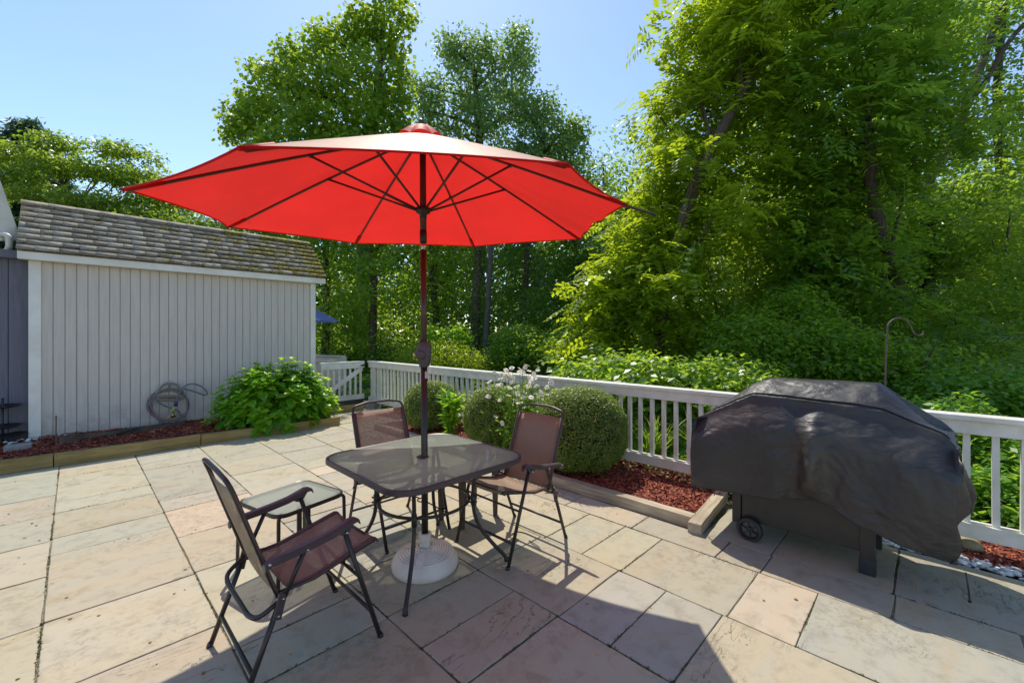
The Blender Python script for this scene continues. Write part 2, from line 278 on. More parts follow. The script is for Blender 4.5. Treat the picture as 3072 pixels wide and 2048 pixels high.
# ------------------------------------------------------------------ mesh helpers
class M:
    def __init__(s): s.v = []; s.f = []; s.n = 0; s.mi = []; s.cur = 0
    def add(s, v, f):
        v = np.asarray(v, float).reshape(-1, 3); s.v.append(v); f = [tuple(i+s.n for i in q) for q in f]
        s.f += f; s.mi += [s.cur]*len(f); s.n += len(v); return s
    def box(s, x0, x1, y0, y1, z0, z1):
        v = [(x, y, z) for z in (z0, z1) for x, y in ((x0, y0), (x1, y0), (x1, y1), (x0, y1))]
        return s.add(v, [(0, 3, 2, 1), (4, 5, 6, 7), (0, 1, 5, 4), (1, 2, 6, 5), (2, 3, 7, 6), (3, 0, 4, 7)])
    def bar(s, a, b, w, h, up=(0, 0, 1)):
        a = np.array(a, float); b = np.array(b, float); d = b-a; L = np.linalg.norm(d); d /= L
        u = np.array(up, float); sx = np.cross(d, u)
        if np.linalg.norm(sx) < 1e-4: sx = np.cross(d, (1, 0, 0))
        sx /= np.linalg.norm(sx); u = np.cross(sx, d)
        v = []
        for p in (a, b):
            for i, j in ((-1, -1), (1, -1), (1, 1), (-1, 1)): v.append(p+sx*w/2*i+u*h/2*j)
        return s.add(v, [(3, 2, 1, 0), (4, 5, 6, 7), (0, 1, 5, 4), (1, 2, 6, 5), (2, 3, 7, 6), (3, 0, 4, 7)])
    def tube(s, pts, r, n=10, cap=True, flat=1.0):
        pts = [np.array(p, float) for p in pts]; k = len(pts); rs = r if hasattr(r, '__len__') else [r]*k
        T = []
        for i in range(k):
            t = pts[min(i+1, k-1)]-pts[max(i-1, 0)]; T.append(t/(np.linalg.norm(t)+1e-12))
        u = np.cross(T[0], (0, 0, 1.));
        if np.linalg.norm(u) < 1e-3: u = np.cross(T[0], (1., 0, 0))
        u /= np.linalg.norm(u); v = []
        for i in range(k):
            u = u-T[i]*(u@T[i]); u /= np.linalg.norm(u); w_ = np.cross(T[i], u)
            for j in range(n):
                a = 2*math.pi*j/n; v.append(pts[i]+rs[i]*(math.cos(a)*u+flat*math.sin(a)*w_))
        f = [(i*n+j, i*n+(j+1) % n, (i+1)*n+(j+1) % n, (i+1)*n+j) for i in range(k-1) for j in range(n)]
        if cap: f += [tuple(range(n))[::-1], tuple(range((k-1)*n, k*n))]
        return s.add(v, f)
    def ring(s, c, r, t, n=40, m=8, ax=(0, 0, 1)):
        q = Vector((0, 0, 1)).rotation_difference(Vector(ax)); v = []
        for i in range(n):
            a = 2*math.pi*i/n
            for j in range(m):
                b = 2*math.pi*j/m; p = q @ Vector(((r+t*math.cos(b))*math.cos(a), (r+t*math.cos(b))*math.sin(a), t*math.sin(b)))
                v.append((c[0]+p.x, c[1]+p.y, c[2]+p.z))
        return s.add(v, [(i*m+j, ((i+1) % n)*m+j, ((i+1) % n)*m+(j+1) % m, i*m+(j+1) % m) for i in range(n) for j in range(m)])
    def lathe(s, prof, c=(0, 0, 0), n=24, ax=(0, 0, 1), cap=True):
        q = Vector((0, 0, 1)).rotation_difference(Vector(ax)); v = []
        for (r, z) in prof:
            for j in range(n):
                a = 2*math.pi*j/n; p = q @ Vector((r*math.cos(a), r*math.sin(a), z)); v.append((c[0]+p.x, c[1]+p.y, c[2]+p.z))
        k = len(prof)
        f = [(i*n+j, i*n+(j+1) % n, (i+1)*n+(j+1) % n, (i+1)*n+j) for i in range(k-1) for j in range(n)]
        if cap: f += [tuple(range(n))[::-1], tuple(range((k-1)*n, k*n))]
        return s.add(v, f)
    def grid(s, P):      # P[i][j] -> point
        P = np.asarray(P, float); a, b = P.shape[:2]
        return s.add(P.reshape(-1, 3), [(i*b+j, i*b+j+1, (i+1)*b+j+1, (i+1)*b+j) for i in range(a-1) for j in range(b-1)])
    def build(s, name, mat, parent=None, smooth=False, loc=None, bevel=0, solid=0, mats=None, auto=None):
        me = bpy.data.meshes.new(name); v = np.concatenate(s.v)
        if loc is not None: v = v-np.array(loc)
        me.from_pydata(v.tolist(), [], s.f)
        for x in (mats or [mat]): me.materials.append(MATS[x])
        if mats: me.polygons.foreach_set('material_index', s.mi)
        if smooth or auto: me.polygons.foreach_set('use_smooth', [True]*len(me.polygons))
        if auto: me.set_sharp_from_angle(angle=R(auto))
        me.update(); o = bpy.data.objects.new(name, me); col.objects.link(o)
        if parent is not None: o.parent = parent
        if loc is not None and parent is None: o.location = loc
        if solid: md = o.modifiers.new('thick', 'SOLIDIFY'); md.thickness = solid; md.offset = 0
        if bevel: md = o.modifiers.new('bevel', 'BEVEL'); md.width = bevel; md.segments = 2; md.limit_method = 'ANGLE'; md.angle_limit = R(40)
        return o
def tag(o, label=None, cat=None, group=None, kind=None):
    if label: o['label'] = label
    if cat: o['category'] = cat
    if group: o['group'] = group
    if kind: o['kind'] = kind
    return o
def thing(name, label, cat, loc=(0, 0, 0), rz=0, group=None):
    o = bpy.data.objects.new(name, None); col.objects.link(o); o.location = loc; o.rotation_euler = (0, 0, rz)
    o.empty_display_size = .1
    return tag(o, label, cat, group)
def copy_tree(o, parent=None):
    c = o.copy(); col.objects.link(c); c.parent = parent
    for ch in [x for x in bpy.data.objects if x.parent == o]: copy_tree(ch, c)
    return c
def fillet(pts, r, n=5):
    pts = [np.array(p, float) for p in pts]; out = [pts[0]]
    for i in range(1, len(pts)-1):
        a, b, c = pts[i-1], pts[i], pts[i+1]; d1 = a-b; d2 = c-b; l1 = np.linalg.norm(d1); l2 = np.linalg.norm(d2)
        q = min(r, l1*.49, l2*.49); p0 = b+d1/l1*q; p1 = b+d2/l2*q
        for t in np.linspace(0, 1, n+1): out.append((1-t)**2*p0+2*t*(1-t)*b+t*t*p1)
    out.append(pts[-1]); return out
def smoothpath(pts, n=8):
    pts = np.array(pts, float); k = len(pts); out = []
    for i in range(k-1):
        p0 = pts[max(i-1, 0)]; p1 = pts[i]; p2 = pts[i+1]; p3 = pts[min(i+2, k-1)]
        for t in np.linspace(0, 1, n, endpoint=False):
            out.append(.5*((2*p1)+(-p0+p2)*t+(2*p0-5*p1+4*p2-p3)*t*t+(-p0+3*p1-3*p2+p3)*t**3))
    out.append(pts[-1]); return out
def raw_mesh(name, V, Fq, mat, parent=None, rnd=None, smooth=False, mats=None):
    """V (n,3), Fq (m,4) quads; fast path for foliage"""
    me = bpy.data.meshes.new(name); nv, nf = len(V), len(Fq); k = Fq.shape[1]
    me.vertices.add(nv); me.vertices.foreach_set('co', np.ascontiguousarray(V, dtype=np.float32).ravel())
    me.loops.add(nf*k); me.loops.foreach_set('vertex_index', np.ascontiguousarray(Fq, dtype=np.int32).ravel())
    me.polygons.add(nf); me.polygons.foreach_set('loop_start', np.arange(0, nf*k, k, dtype=np.int32))
    try: me.polygons.foreach_set('loop_total', np.full(nf, k, dtype=np.int32))
    except Exception: pass
    me.update(calc_edges=True)
    if rnd is not None:
        a = me.attributes.new('rnd', 'FLOAT', 'FACE'); a.data.foreach_set('value', rnd.astype(np.float32))
    me.materials.append(MATS[mat])
    if smooth: me.polygons.foreach_set('use_smooth', [True]*nf)
    o = bpy.data.objects.new(name, me); col.objects.link(o)
    if parent is not None: o.parent = parent
    return o

# ------------------------------------------------------------------ foliage
def unit(a): return a/(np.linalg.norm(a, axis=-1, keepdims=True)+1e-9)
def frames(n, up=.5, outv=None, ow=0.):
    nn = rng.normal(size=(n, 3)); nn = unit(nn); nn[:, 2] = np.abs(nn[:, 2])*.6+up
    if outv is not None: nn += outv*ow
    nn = unit(nn); t = rng.normal(size=(n, 3)); t = unit(t-nn*(t*nn).sum(1, keepdims=True)); b = np.cross(nn, t)
    return t, b, nn
def leaves(P, size, up=.5, asp=.6, jit=.35, outv=None, ow=0., droop=0., fold=.15):
    """one folded rhombic leaf (quad) per point"""
    n = len(P); t, b, nn = frames(n, up, outv, ow)
    if droop: t = unit(t-np.array([0, 0, droop])); b = unit(np.cross(nn, t)); nn = np.cross(t, b)
    s = size*(1+jit*rng.uniform(-1, 1, n))[:, None]
    base = P; tip = P+t*s-nn*s*fold; mid = P+t*s*.45+nn*s*fold*.4
    l = mid+b*s*asp*.5; r = mid-b*s*asp*.5
    V = np.stack([base, r, tip, l], 1).reshape(-1, 3); Fq = np.arange(4*n).reshape(n, 4)
    return V, Fq, n
def fronds(P, size, npair=5, outv=None, leaflet=.26):
    """pinnate leaf: drooping stalk with pairs of small leaflets"""
    n = len(P); d = unit(rng.normal(size=(n, 3))*np.array([1, 1, .35])+(0 if outv is None else outv*.7))
    d[:, 2] -= .25; d = unit(d); side = unit(np.cross(d, np.array([0, 0, 1.])+rng.normal(size=(n, 3))*.25)); nn = np.cross(side, d)
    s = size*(1+.3*rng.uniform(-1, 1, n))[:, None]; Vs = []
    for k in range(npair):
        u = (k+.6)/npair; c = P+d*s*u-np.array([0, 0, 1.])*s*.28*u*u
        for sg in (-1, 1):
            ll = s*leaflet; q = unit(side*sg+d*.35-nn*.15+rng.normal(size=(n, 3))*.12); wd = unit(np.cross(q, nn))*ll*.24
            tip = c+q*ll-nn*ll*.1; mid = c+q*ll*.5
            Vs.append(np.stack([c, mid-wd, tip, mid+wd], 1))
    V = np.stack(Vs, 1).reshape(-1, 3); m = n*npair*2
    return V, np.arange(4*m).reshape(m, 4), m, npair*2
def blob_points(c, rad, ntw, per, tw, shell=.55, flat=.55):
    """twig centres filling an ellipsoid (denser at the rim), leaves round each twig"""
    c = np.array(c); rad = np.array(rad); u = unit(rng.normal(size=(ntw, 3)))
    rr = (rng.uniform(shell**3, 1, ntw)**(1/3))[:, None]*(1+.09*np.clip(rng.normal(size=(ntw, 1)), -2, 1.6))
    T = c+u*rr*rad
    P = np.repeat(T, per, 0)+np.clip(rng.normal(size=(ntw*per, 3)), -1.7, 1.7)*tw*np.array([1, 1, flat])
    tv = np.repeat(rng.uniform(-.36, .36, ntw), per)
    return P, tv, np.repeat(u, per, 0)
def crown(name, parent, blobs, mat, size, per=14, tw=None, kind='leaf', dens=1.0, asp=.6, up=.5, shell=.5, droop=0., ow=.3, npair=5, flat=.55, leaflet=.26):
    Ps, tv, ov = [], [], []
    for (c, rad, n) in blobs:
        r3 = rad if hasattr(rad, '__len__') else (rad, rad, rad)
        nt_ = max(4, int(n*dens/per)); P, t, o = blob_points(c, r3, nt_, per, tw or size*1.6, shell, flat); Ps.append(P); tv.append(t); ov.append(o)
    P = np.concatenate(Ps); tv = np.concatenate(tv); ov = np.concatenate(ov)
    rnd = np.clip(.48+tv+rng.normal(size=len(P))*.13, 0, 1)
    if kind == 'leaf': V, Fq, m = leaves(P, size, up, asp, outv=ov, ow=ow, droop=droop)
    else:
        V, Fq, m, k = fronds(P, size, npair, ov, leaflet); rnd = np.repeat(rnd, k)
    return raw_mesh(name, V, Fq, mat, parent, rnd)
def trunk_mesh(pts, rads, n=9):
    m = M(); pp = smoothpath(pts, 5); rr = np.interp(np.linspace(0, 1, len(pp)), np.linspace(0, 1, len(rads)), rads)
    pp = [p+rng.normal(size=3)*r*.08 for p, r in zip(pp, rr)]
    m.tube(pp, list(rr), n); return m
def limbs(m, base_pts, targets, r0):
    base = np.array(base_pts)
    for t in targets:
        t = np.array(t); d = np.linalg.norm((base-t)*np.array([1, 1, .8])+np.array([0, 0, 1.2]), axis=1); b = base[np.argmin(d)]
        mid = (b+t)/2+rng.normal(size=3)*.12*np.linalg.norm(t-b); mid[2] += .08*np.linalg.norm(t-b)
        pp = smoothpath([b, mid, t], 4); m.tube(pp, list(np.linspace(r0, r0*.18, len(pp))), 6)
        for _ in range(2):
            q = pp[rng.integers(3, len(pp))]; e = q+unit(rng.normal(size=3))*np.linalg.norm(t-b)*.3
            m.tube([q, (q+e)/2+rng.normal(size=3)*.04, e], [r0*.3, r0*.2, r0*.08], 5)
def tree(name, label, cat, base, tpts, trad, blobs, mat, size, bark='bark', group=None, limb=.05, **k):
    t = thing(name, label, cat, (0, 0, 0), 0, group)
    m = trunk_mesh(tpts, trad); tp = smoothpath(tpts, 6)
    limbs(m, tp[len(tp)//4:], [b[0] for b in blobs], limb)
    m.build('trunk', bark, t, smooth=True)
    crown('crown', t, blobs, mat, size, **k)
    return t
def B(px, py, d, r, n, rz=None, rd=None):
    """foliage mass seen at (px,py) at distance d; r radius in metres"""
    return (atd(px, py, d), (r, rd or r, rz or r), n)

# ================================================================== SETTING
def struct(o): return tag(o, kind='structure')
m = M(); m.box(-400, 400, -400, 400, -.4, -.12); struct(m.build('ground', 'soil'))
# patio bed (joints) and flagstones
m = M(); m.box(-6, 4.03, -4, 7.02, -.11, -.0045); m.box(3.12, 4.26, 7.0205, 8.6, -.11, -.0047); struct(m.build('patio_base', 'joint_soil'))
cols = [(-3.4, -2.1, [-4, -2, -1, 0, .9, 2.1, 3.3, 4.2, 5.2, 6.1, 7]), (-2.1, -.75, [-4, -2.2, -1.1, -.3, .6, 1.5, 2.4, 3.6, 4.5, 5.5, 7]),
 (-.75, -.115, [-4, -3, -1.7, -.6, .3, 1.2, 2.0, 2.66, 3.27, 3.91, 4.55, 5.20, 5.83, 7.05]),
 (-.115, .53, [-4, -2, -1, .1, 1.0, 1.7, 2.63, 3.29, 4.25, 4.6, 5.23, 5.55, 6.5, 7.05]),
 (.53, 1.16, [-4, -2, -.9, .2, 1.42, 2.05, 2.365, 3.31, 3.96, 4.61, 4.93, 6.19, 6.52, 6.84, 7.02]),
 (1.16, 1.80, [-4, -1.2, -.1, .79, 1.42, 1.735, 2.06, 2.57, 3.66, 4.37, 5.29, 5.92, 6.91, 7.02]),
 (1.80, 2.42, [-4, -1.3, -.3, .79, 1.10, 1.41, 2.06, 2.70, 3.57, 3.99, 4.63, 4.93, 5.27, 5.83, 6.43, 7.0]),
 (2.42, 3.01, [-4, -1.6, -.45, .46, .77, 1.40, 1.70, 2.03, 2.95, 3.6, 4.5, 5.45, 5.90, 6.40, 6.81, 7.0]),
 (3.01, 3.30, [-1.3, -.33, .14, .76, 1.03, 1.65, 2.29, 3.2, 4.4, 5.3, 6.2, 7.0]), (3.30, 4.03, [-2.6, -1.2, .15, .77, 1.22])]
cols += [(3.12, 3.72, [7.02, 7.7, 8.6]), (3.72, 4.26, [6.3, 7.4, 8.6]), (3.30, 3.72, [6.3, 7.02])]
PAL = [(.48, .43, .34), (.50, .445, .345), (.47, .42, .33), (.485, .44, .355), (.50, .44, .335), (.46, .425, .35), (.44, .42, .36), (.51, .455, .36), (.49, .435, .34), (.47, .43, .35)]
warm = {(.53, 3.96): (.53, .42, .30), (2.42, .46): (.50, .42, .31), (1.80, 1.10): (.40, .38, .315), (1.80, .79): (.385, .365, .30), (1.8, 4.63): (.54, .45, .33)}
V = []; Fc = []; cc = []; of = []
def slab(x0, x1, y0, y1, c):
    g_ = rng.uniform(.0018, .0034); x0 += g_; x1 -= g_; y0 += g_; y1 -= g_; z = rng.uniform(-.0015, .0015)
    # a slightly irregular outline, cut every 0.12 m, with chipped arris
    def edge(a, b):
        k = max(2, int(np.hypot(*(np.array(b)-a))/.11)); return [np.array(a)+(np.array(b)-a)*i/k for i in range(k)]
    P = edge((x0, y0), (x1, y0))+edge((x1, y0), (x1, y1))+edge((x1, y1), (x0, y1))+edge((x0, y1), (x0, y0))
    c0 = np.array([(x0+x1)/2, (y0+y1)/2]); out = []
    for p in P:
        d = p-c0; d /= np.linalg.norm(d); out.append(p-d*abs(rng.normal())*.0028)
    k = len(out); b = sum(len(q) for q in V); vs_ = [(p[0], p[1], z) for p in out]
    inn = [(p[0]-(p-c0)[0]/np.linalg.norm(p-c0)*.004, p[1]-(p-c0)[1]/np.linalg.norm(p-c0)*.004, z+.002) for p in out]
    low = [(p[0], p[1], z-.03) for p in out]
    V.append(inn+vs_+low); o3 = rng.uniform(-30, 30, 3)
    fs = [tuple(range(b, b+k))]+[(b+i, b+k+i, b+k+(i+1) % k, b+(i+1) % k) for i in range(k)]+[(b+k+i, b+2*k+i, b+2*k+(i+1) % k, b+k+(i+1) % k) for i in range(k)]
    for q in fs: Fc.append(q); cc.append(c); of.append(o3)
for (x0, x1, ys) in cols:
    for a, b in zip(ys[:-1], ys[1:]):
        c = warm.get((x0, a)); 
        if c is None: c = PAL[rng.integers(len(PAL))]; c = tuple(np.array(c)*rng.uniform(.92, 1.06)*np.array([.895, .885, .80])*rng.uniform(.97, 1.03, 3)**np.array([1, .3, 1]))
        slab(x0, x1, a, b, c)
me = bpy.data.meshes.new('patio'); me.from_pydata([p for q in V for p in q], [], Fc); me.materials.append(MATS['flagstone'])
a = me.attributes.new('scol', 'FLOAT_COLOR', 'FACE'); a.data.foreach_set('color', np.array([(*c, 1) for c in cc], dtype=np.float32).ravel())
a = me.attributes.new('soff', 'FLOAT_VECTOR', 'FACE'); a.data.foreach_set('vector', np.array(of, dtype=np.float32).ravel())
me.update(); o = bpy.data.objects.new('patio', me); col.objects.link(o); struct(o)

# moss and tiny weeds in the joints
Pm = []
for (x0, x1, ys) in cols:
    for a_, b_ in zip(ys[:-1], ys[1:]):
        for (s0, s1) in (((x0, a_), (x1, a_)), ((x0, a_), (x0, b_))):
            L_ = math.hypot(s1[0]-s0[0], s1[1]-s0[1]); k = int(L_*rng.uniform(20, 420)*(rng.random() < .6))
            u = np.clip(rng.normal(rng.uniform(.1, .9), .28, k), 0, 1)
            for t_ in u: Pm.append((s0[0]+(s1[0]-s0[0])*t_+rng.normal()*.002, s0[1]+(s1[1]-s0[1])*t_+rng.normal()*.002, -.003+rng.random()*.005))
Pm = np.array(Pm)
MOSS = Pm
# ------------------------------------------------------------------ shed
sx0, sx1, sy, ez = -.42, 3.28, 8.55, 2.50
shed = thing('garden_shed', 'grey board sided garden shed with white corner trim and mossy shingle roof', 'shed', (0, 0, 0))
m = M(); x = sx0+.115; k = 0
while x < sx1-.09:
    x2 = min(x+.104, sx1-.09); m.box(x, x2, sy, sy+.02, .09, ez); x = x2+.0085
m.box(sx0+.02, sx1-.02, sy+.10, sy+1.6, .09, ez); m.build('siding_wall', 'siding', shed)
m = M(); m.box(sx0+.1, sx1-.08, sy+.012, sy+.09, .095, ez-.002); m.build('wall_backing', 'siding_groove', shed)
for xa, xb in ((sx0, sx0+.115), (sx1-.09, sx1)):
    m = M(); m.box(xa, xb, sy-.022, sy+.10, .05, ez+.01); m.build('corner_post', 'trim_white', shed, bevel=.004)
m = M(); m.box(-.51, 3.42, 8.40, 8.425, 2.475, 2.585); m.box(-.505, 3.415, 8.426, 8.55, 2.478, 2.50); m.build('fascia', 'trim_white', shed, bevel=.003)
m = M(); m.box(sx0+.1, sx1-.05, sy+.012, sy+.1, -.1, .088); m.build('foundation', 'concrete', shed)
# shingles: stepped courses of tabs
ya, za, yb, zb = 8.37, 2.59, 9.30, 3.42; nc = 9
dv = np.array([0, yb-ya, zb-za]); L = np.linalg.norm(dv); dv /= L; nv = np.array([0, -dv[2], dv[1]])
SV, SF, SR = [], [], []
def tab(x0, x1, s0, s1, lift, th, rv):
    b = len(SV); pA = np.array([0, ya, za])
    for (x_, s_, n_) in ((x0, s0, lift), (x1, s0, lift), (x1, s1, .002), (x0, s1, .002)): SV.append(pA+dv*s_+nv*n_+np.array([x_, 0, 0]))
    for (x_, s_, n_) in ((x0, s0, lift-th), (x1, s0, lift-th), (x1, s1, -.004), (x0, s1, -.004)): SV.append(pA+dv*s_+nv*n_+np.array([x_, 0, 0]))
    for q in ((0, 1, 2, 3), (7, 6, 5, 4), (0, 4, 5, 1), (1, 5, 6, 2), (2, 6, 7, 3), (3, 7, 4, 0)): SF.append([b+i for i in q]); SR.append(rv)
for c in range(nc):
    s0 = c*L/nc-.006; s1 = s0+L/nc*1.12; x = -.52-rng.uniform(0, .05); alt = rng.random() < .5
    while x < 3.44:
        wd = rng.uniform(.10, .22); x2 = min(x+wd, 3.44); alt = not alt if rng.random() < .8 else alt
        jj = rng.uniform(-.006, .006)
        tab(max(x, -.52), x2-.002, s0+jj, s1, .019+rng.uniform(0, .005), .015, np.clip((.78 if alt else .25)+rng.normal()*.12, 0, 1)); x = x2
x = -.53
while x < 3.44:
    x2 = x+.29
    tab(x, min(x2, 3.45)-.002, L-.13, L+.01, .034+rng.uniform(0, .003), .016, np.clip(.6+rng.normal()*.1, 0, 1)); x = x2-.02
o = raw_mesh('shingles', np.array(SV), np.array(SF), 'shingle', shed, np.array(SR))
m = M(); m.add([(-.50, ya+.02, za-.012), (3.42, ya+.02, za-.012), (3.42, yb, zb-.03), (-.50, yb, zb-.03), (3.42, yb+1.0, 2.58), (-.5, yb+1.0, 2.58)], [(0, 1, 2, 3), (3, 2, 4, 5)])
m.build('roof_deck', 'shingle', shed, solid=.012)
for gx in (sx0+.02, sx1-.02):
    m = M(); m.add([(gx, sy+.1, ez-.01), (gx, sy+1.6, ez-.01), (gx, 9.28, 3.36)], [(0, 1, 2)]); m.build('gable', 'siding', shed, solid=.02)
# ------------------------------------------------------------------ neighbouring house edge at far left
house = thing('house', 'dark grey house wall with cream sloping eave and downspout at the left edge', 'house')
m = M(); x = -4.0
while x < -.47: m.box(x, min(x+.19, -.43), 8.72, 8.76, .08, 2.62); x += .2
m.box(-4, -.43, 8.74, 11, .08, 2.62); m.build('wall', 'siding_dark', house)
m = M(); q0 = atd(-330, -190, 5.2); a0 = atd(-62, 480, 5.5); a1 = atd(26, 722, 5.75)
m.bar(a0+(a0-a1)*1.5, a1, .14, .20, (0, 0, 1)); m.build('rake_board', 'cream_paint', house, bevel=.01)
m = M(); b0 = a0+np.array([-.20, .05, -.16]); b1 = a1+np.array([-.20, .06, .02]); m.bar(b0+(b0-b1)*1.5, b1, .35, .03, (0, 0, 1)); m.build('soffit', 'cream_paint', house)
m = M(); p0 = atd(-30, 700, 5.6); p1 = atd(26, 705, 5.62); p2 = atd(28, 745, 5.64); p3 = atd(4, 765, 5.66); p4 = atd(-10, 1300, 5.75)
m.tube(fillet([p0, p1, p2, p3, p4], .05), .038, 10, flat=.8); m.build('downspout', 'cream_paint', house, smooth=True)
m = M(); m.box(-1.2, -.44, 8.60, 8.72, 2.50, 2.60); m.build('frieze_board', 'siding_dark', house)

# ------------------------------------------------------------------ white fence
fx = 4.285
def board_fence(name, label, y0, y1, posts):
    t = thing(name, label, 'fence', (0, 0, 0))
    m = M(); m.box(fx-.025, fx+.115, y0, y1, .908, .945); m.build('cap_rail', 'white_paint', t, bevel=.006)
    m = M(); m.box(fx, fx+.025, y0, y1, .815, .906); m.build('top_board', 'white_paint', t, bevel=.003)
    m = M(); m.box(fx+.062, fx+.087, y0, y1, .815, .905); m.build('top_board', 'white_paint', t)
    m = M(); m.box(fx, fx+.025, y0, y1, .105, .205); m.build('bottom_board', 'white_paint', t, bevel=.003)
    m = M(); m.box(fx+.062, fx+.087, y0, y1, .105, .205); m.build('bottom_board', 'white_paint', t)
    m = M(); m.box(-.018, .018, -.018, .018, .13, .90); bal = m.build('baluster', 'white_paint', t); me_ = bal.data; first = True
    y = y0+.10
    while y < y1-.05:
        if all(abs(y-p) > .07 for p in posts):
            b = bal if first else bal.copy()
            if not first: col.objects.link(b); b.parent = t
            b.location = (fx+.0435, y+rng.normal()*.003, 0); b.rotation_euler = (rng.normal()*.004, 0, rng.normal()*.05); first = False
        y += .1285
    for p in posts:
        m = M(); m.box(fx+.026, fx+.061, p-.045, p+.045, .0, .90); m.box(fx+.088, fx+.17, p-.045, p+.045, -.12, .90); m.build('post', 'white_paint', t, bevel=.003)
    return t
board_fence('picket_fence', 'long white painted baluster fence running behind the boxwoods and the covered grill', -2.6, 8.36, [-1.6, .85, 3.3, 5.75, 8.2])
gate = thing('gate', 'small white fence gate with a diagonal brace beside the shed', 'gate', (0, 0, 0)); gy = 8.44
m = M(); m.box(3.36, 4.235, gy-.01, gy+.10, .905, .94); m.build('cap_rail', 'white_paint', gate, bevel=.005)
m = M(); m.box(3.36, 4.235, gy, gy+.022, .80, .903); m.build('top_board', 'white_paint', gate)
m = M(); m.box(3.36, 4.235, gy, gy+.022, .16, .26); m.build('bottom_board', 'white_paint', gate)
m = M(); m.bar((3.40, gy+.035, .28), (4.20, gy+.035, .79), .022, .085); m.build('brace', 'white_paint', gate)
for i in range(8):
    m = M(); xx = 3.40+i*.112; m.box(xx-.018, xx+.018, gy+.048, gy+.082, .18, .902); m.build('baluster', 'white_paint', gate)
m = M(); m.box(4.15, 4.26, gy-.02, gy-.004, .845, .862); m.box(4.19, 4.215, gy-.02, gy-.004, .83, .875); m.build('latch', 'black_plastic', gate)
# neighbour's pale deck railing further back
nb = thing('deck_railing', 'cream boarded deck railing seen behind the gate', 'railing')
p0 = atd(900, 1062, 11.6); p1 = atd(1030, 1066, 11.0)
m = M(); m.bar((p0[0], p0[1], .93), (p1[0], p1[1], .93), .16, .035); m.build('cap', 'cream_paint', nb)
m = M(); m.bar((p0[0], p0[1], .5), (p1[0], p1[1], .5), .03, .8); m.build('panel', 'cream_paint', nb)
m = M(); m.box(p1[0]-.06, p1[0]+.06, p1[1]-.06, p1[1]+.06, -.12, .91); m.build('post', 'cream_paint', nb)
m = M(); p2 = atd(880, 1078, 9.9); p3 = atd(1008, 1078, 9.9); m.bar((p2[0], p2[1], .88), (p3[0], p3[1], .88), .14, .035); m.build('step_cap', 'cream_paint', nb)
m = M(); m.bar((p2[0], p2[1], .45), (p3[0], p3[1], .45), .03, .8); m.build('step_panel', 'cream_paint', nb)

# ------------------------------------------------------------------ beds: timbers and mulch
def timber(a, b, w_, h, mat, label, group=None):
    a = np.array(a, float); b = np.array(b, float); L_ = np.linalg.norm(b-a); m = M(); k = max(3, int(L_/.12)); P = []
    for i in range(k+1):
        x = L_*i/k; j = rng.normal(size=4)*.0015
        P.append([(x, j[0], 0), (x, j[1], h+j[2]), (x, w_+j[0], h+j[3]), (x, w_, 0), (x, j[0], 0)])
    m.grid(P); m.add([P[0][i] for i in range(4)], [(0, 1, 2, 3)]); m.add([P[-1][i] for i in range(4)], [(3, 2, 1, 0)])
    o = m.build('garden_timber', mat, bevel=.004); o.location = (*a, -.005) if len(a) == 2 else a
    o.rotation_euler = (0, 0, math.atan2(b[1]-a[1], b[0]-a[0])); return tag(o, label, 'timber', group)
GT = 'timbers edging the planting beds'
timber((-2.4, 7.10), (-.165, 7.085), .095, .145, 'timber_green', 'bed edging timber at the far left, in front of the dark house wall corner', GT)
timber((-.155, 7.08), (1.195, 7.04), .095, .145, 'timber_green', 'middle bed edging timber of the shed bed, below the coiled hose', GT)
timber((1.205, 7.04), (3.07, 6.965), .095, .140, 'timber_green', 'bed edging timber under the hydrangea leaves, ending on the open patio', GT)
timber((3.30, 6.25), (3.335, 1.32), .095, .092, 'timber_weathered', 'long weathered timber edging the boxwood bed behind the right chair', GT)
timber((3.255, 1.215), (4.12, 1.30), .095, .088, 'timber_weathered', 'short cracked timber closing the mulch bed beside the grill wheel', GT)
timber((3.43, 6.20), (4.2, 6.20), .09, .09, 'timber_weathered', 'short timber closing the far end of the boxwood bed', GT)
timber((3.33, 8.02), (4.0, 8.0), .1, .13, 'timber_green', 'timber lying in front of the white gate', GT)
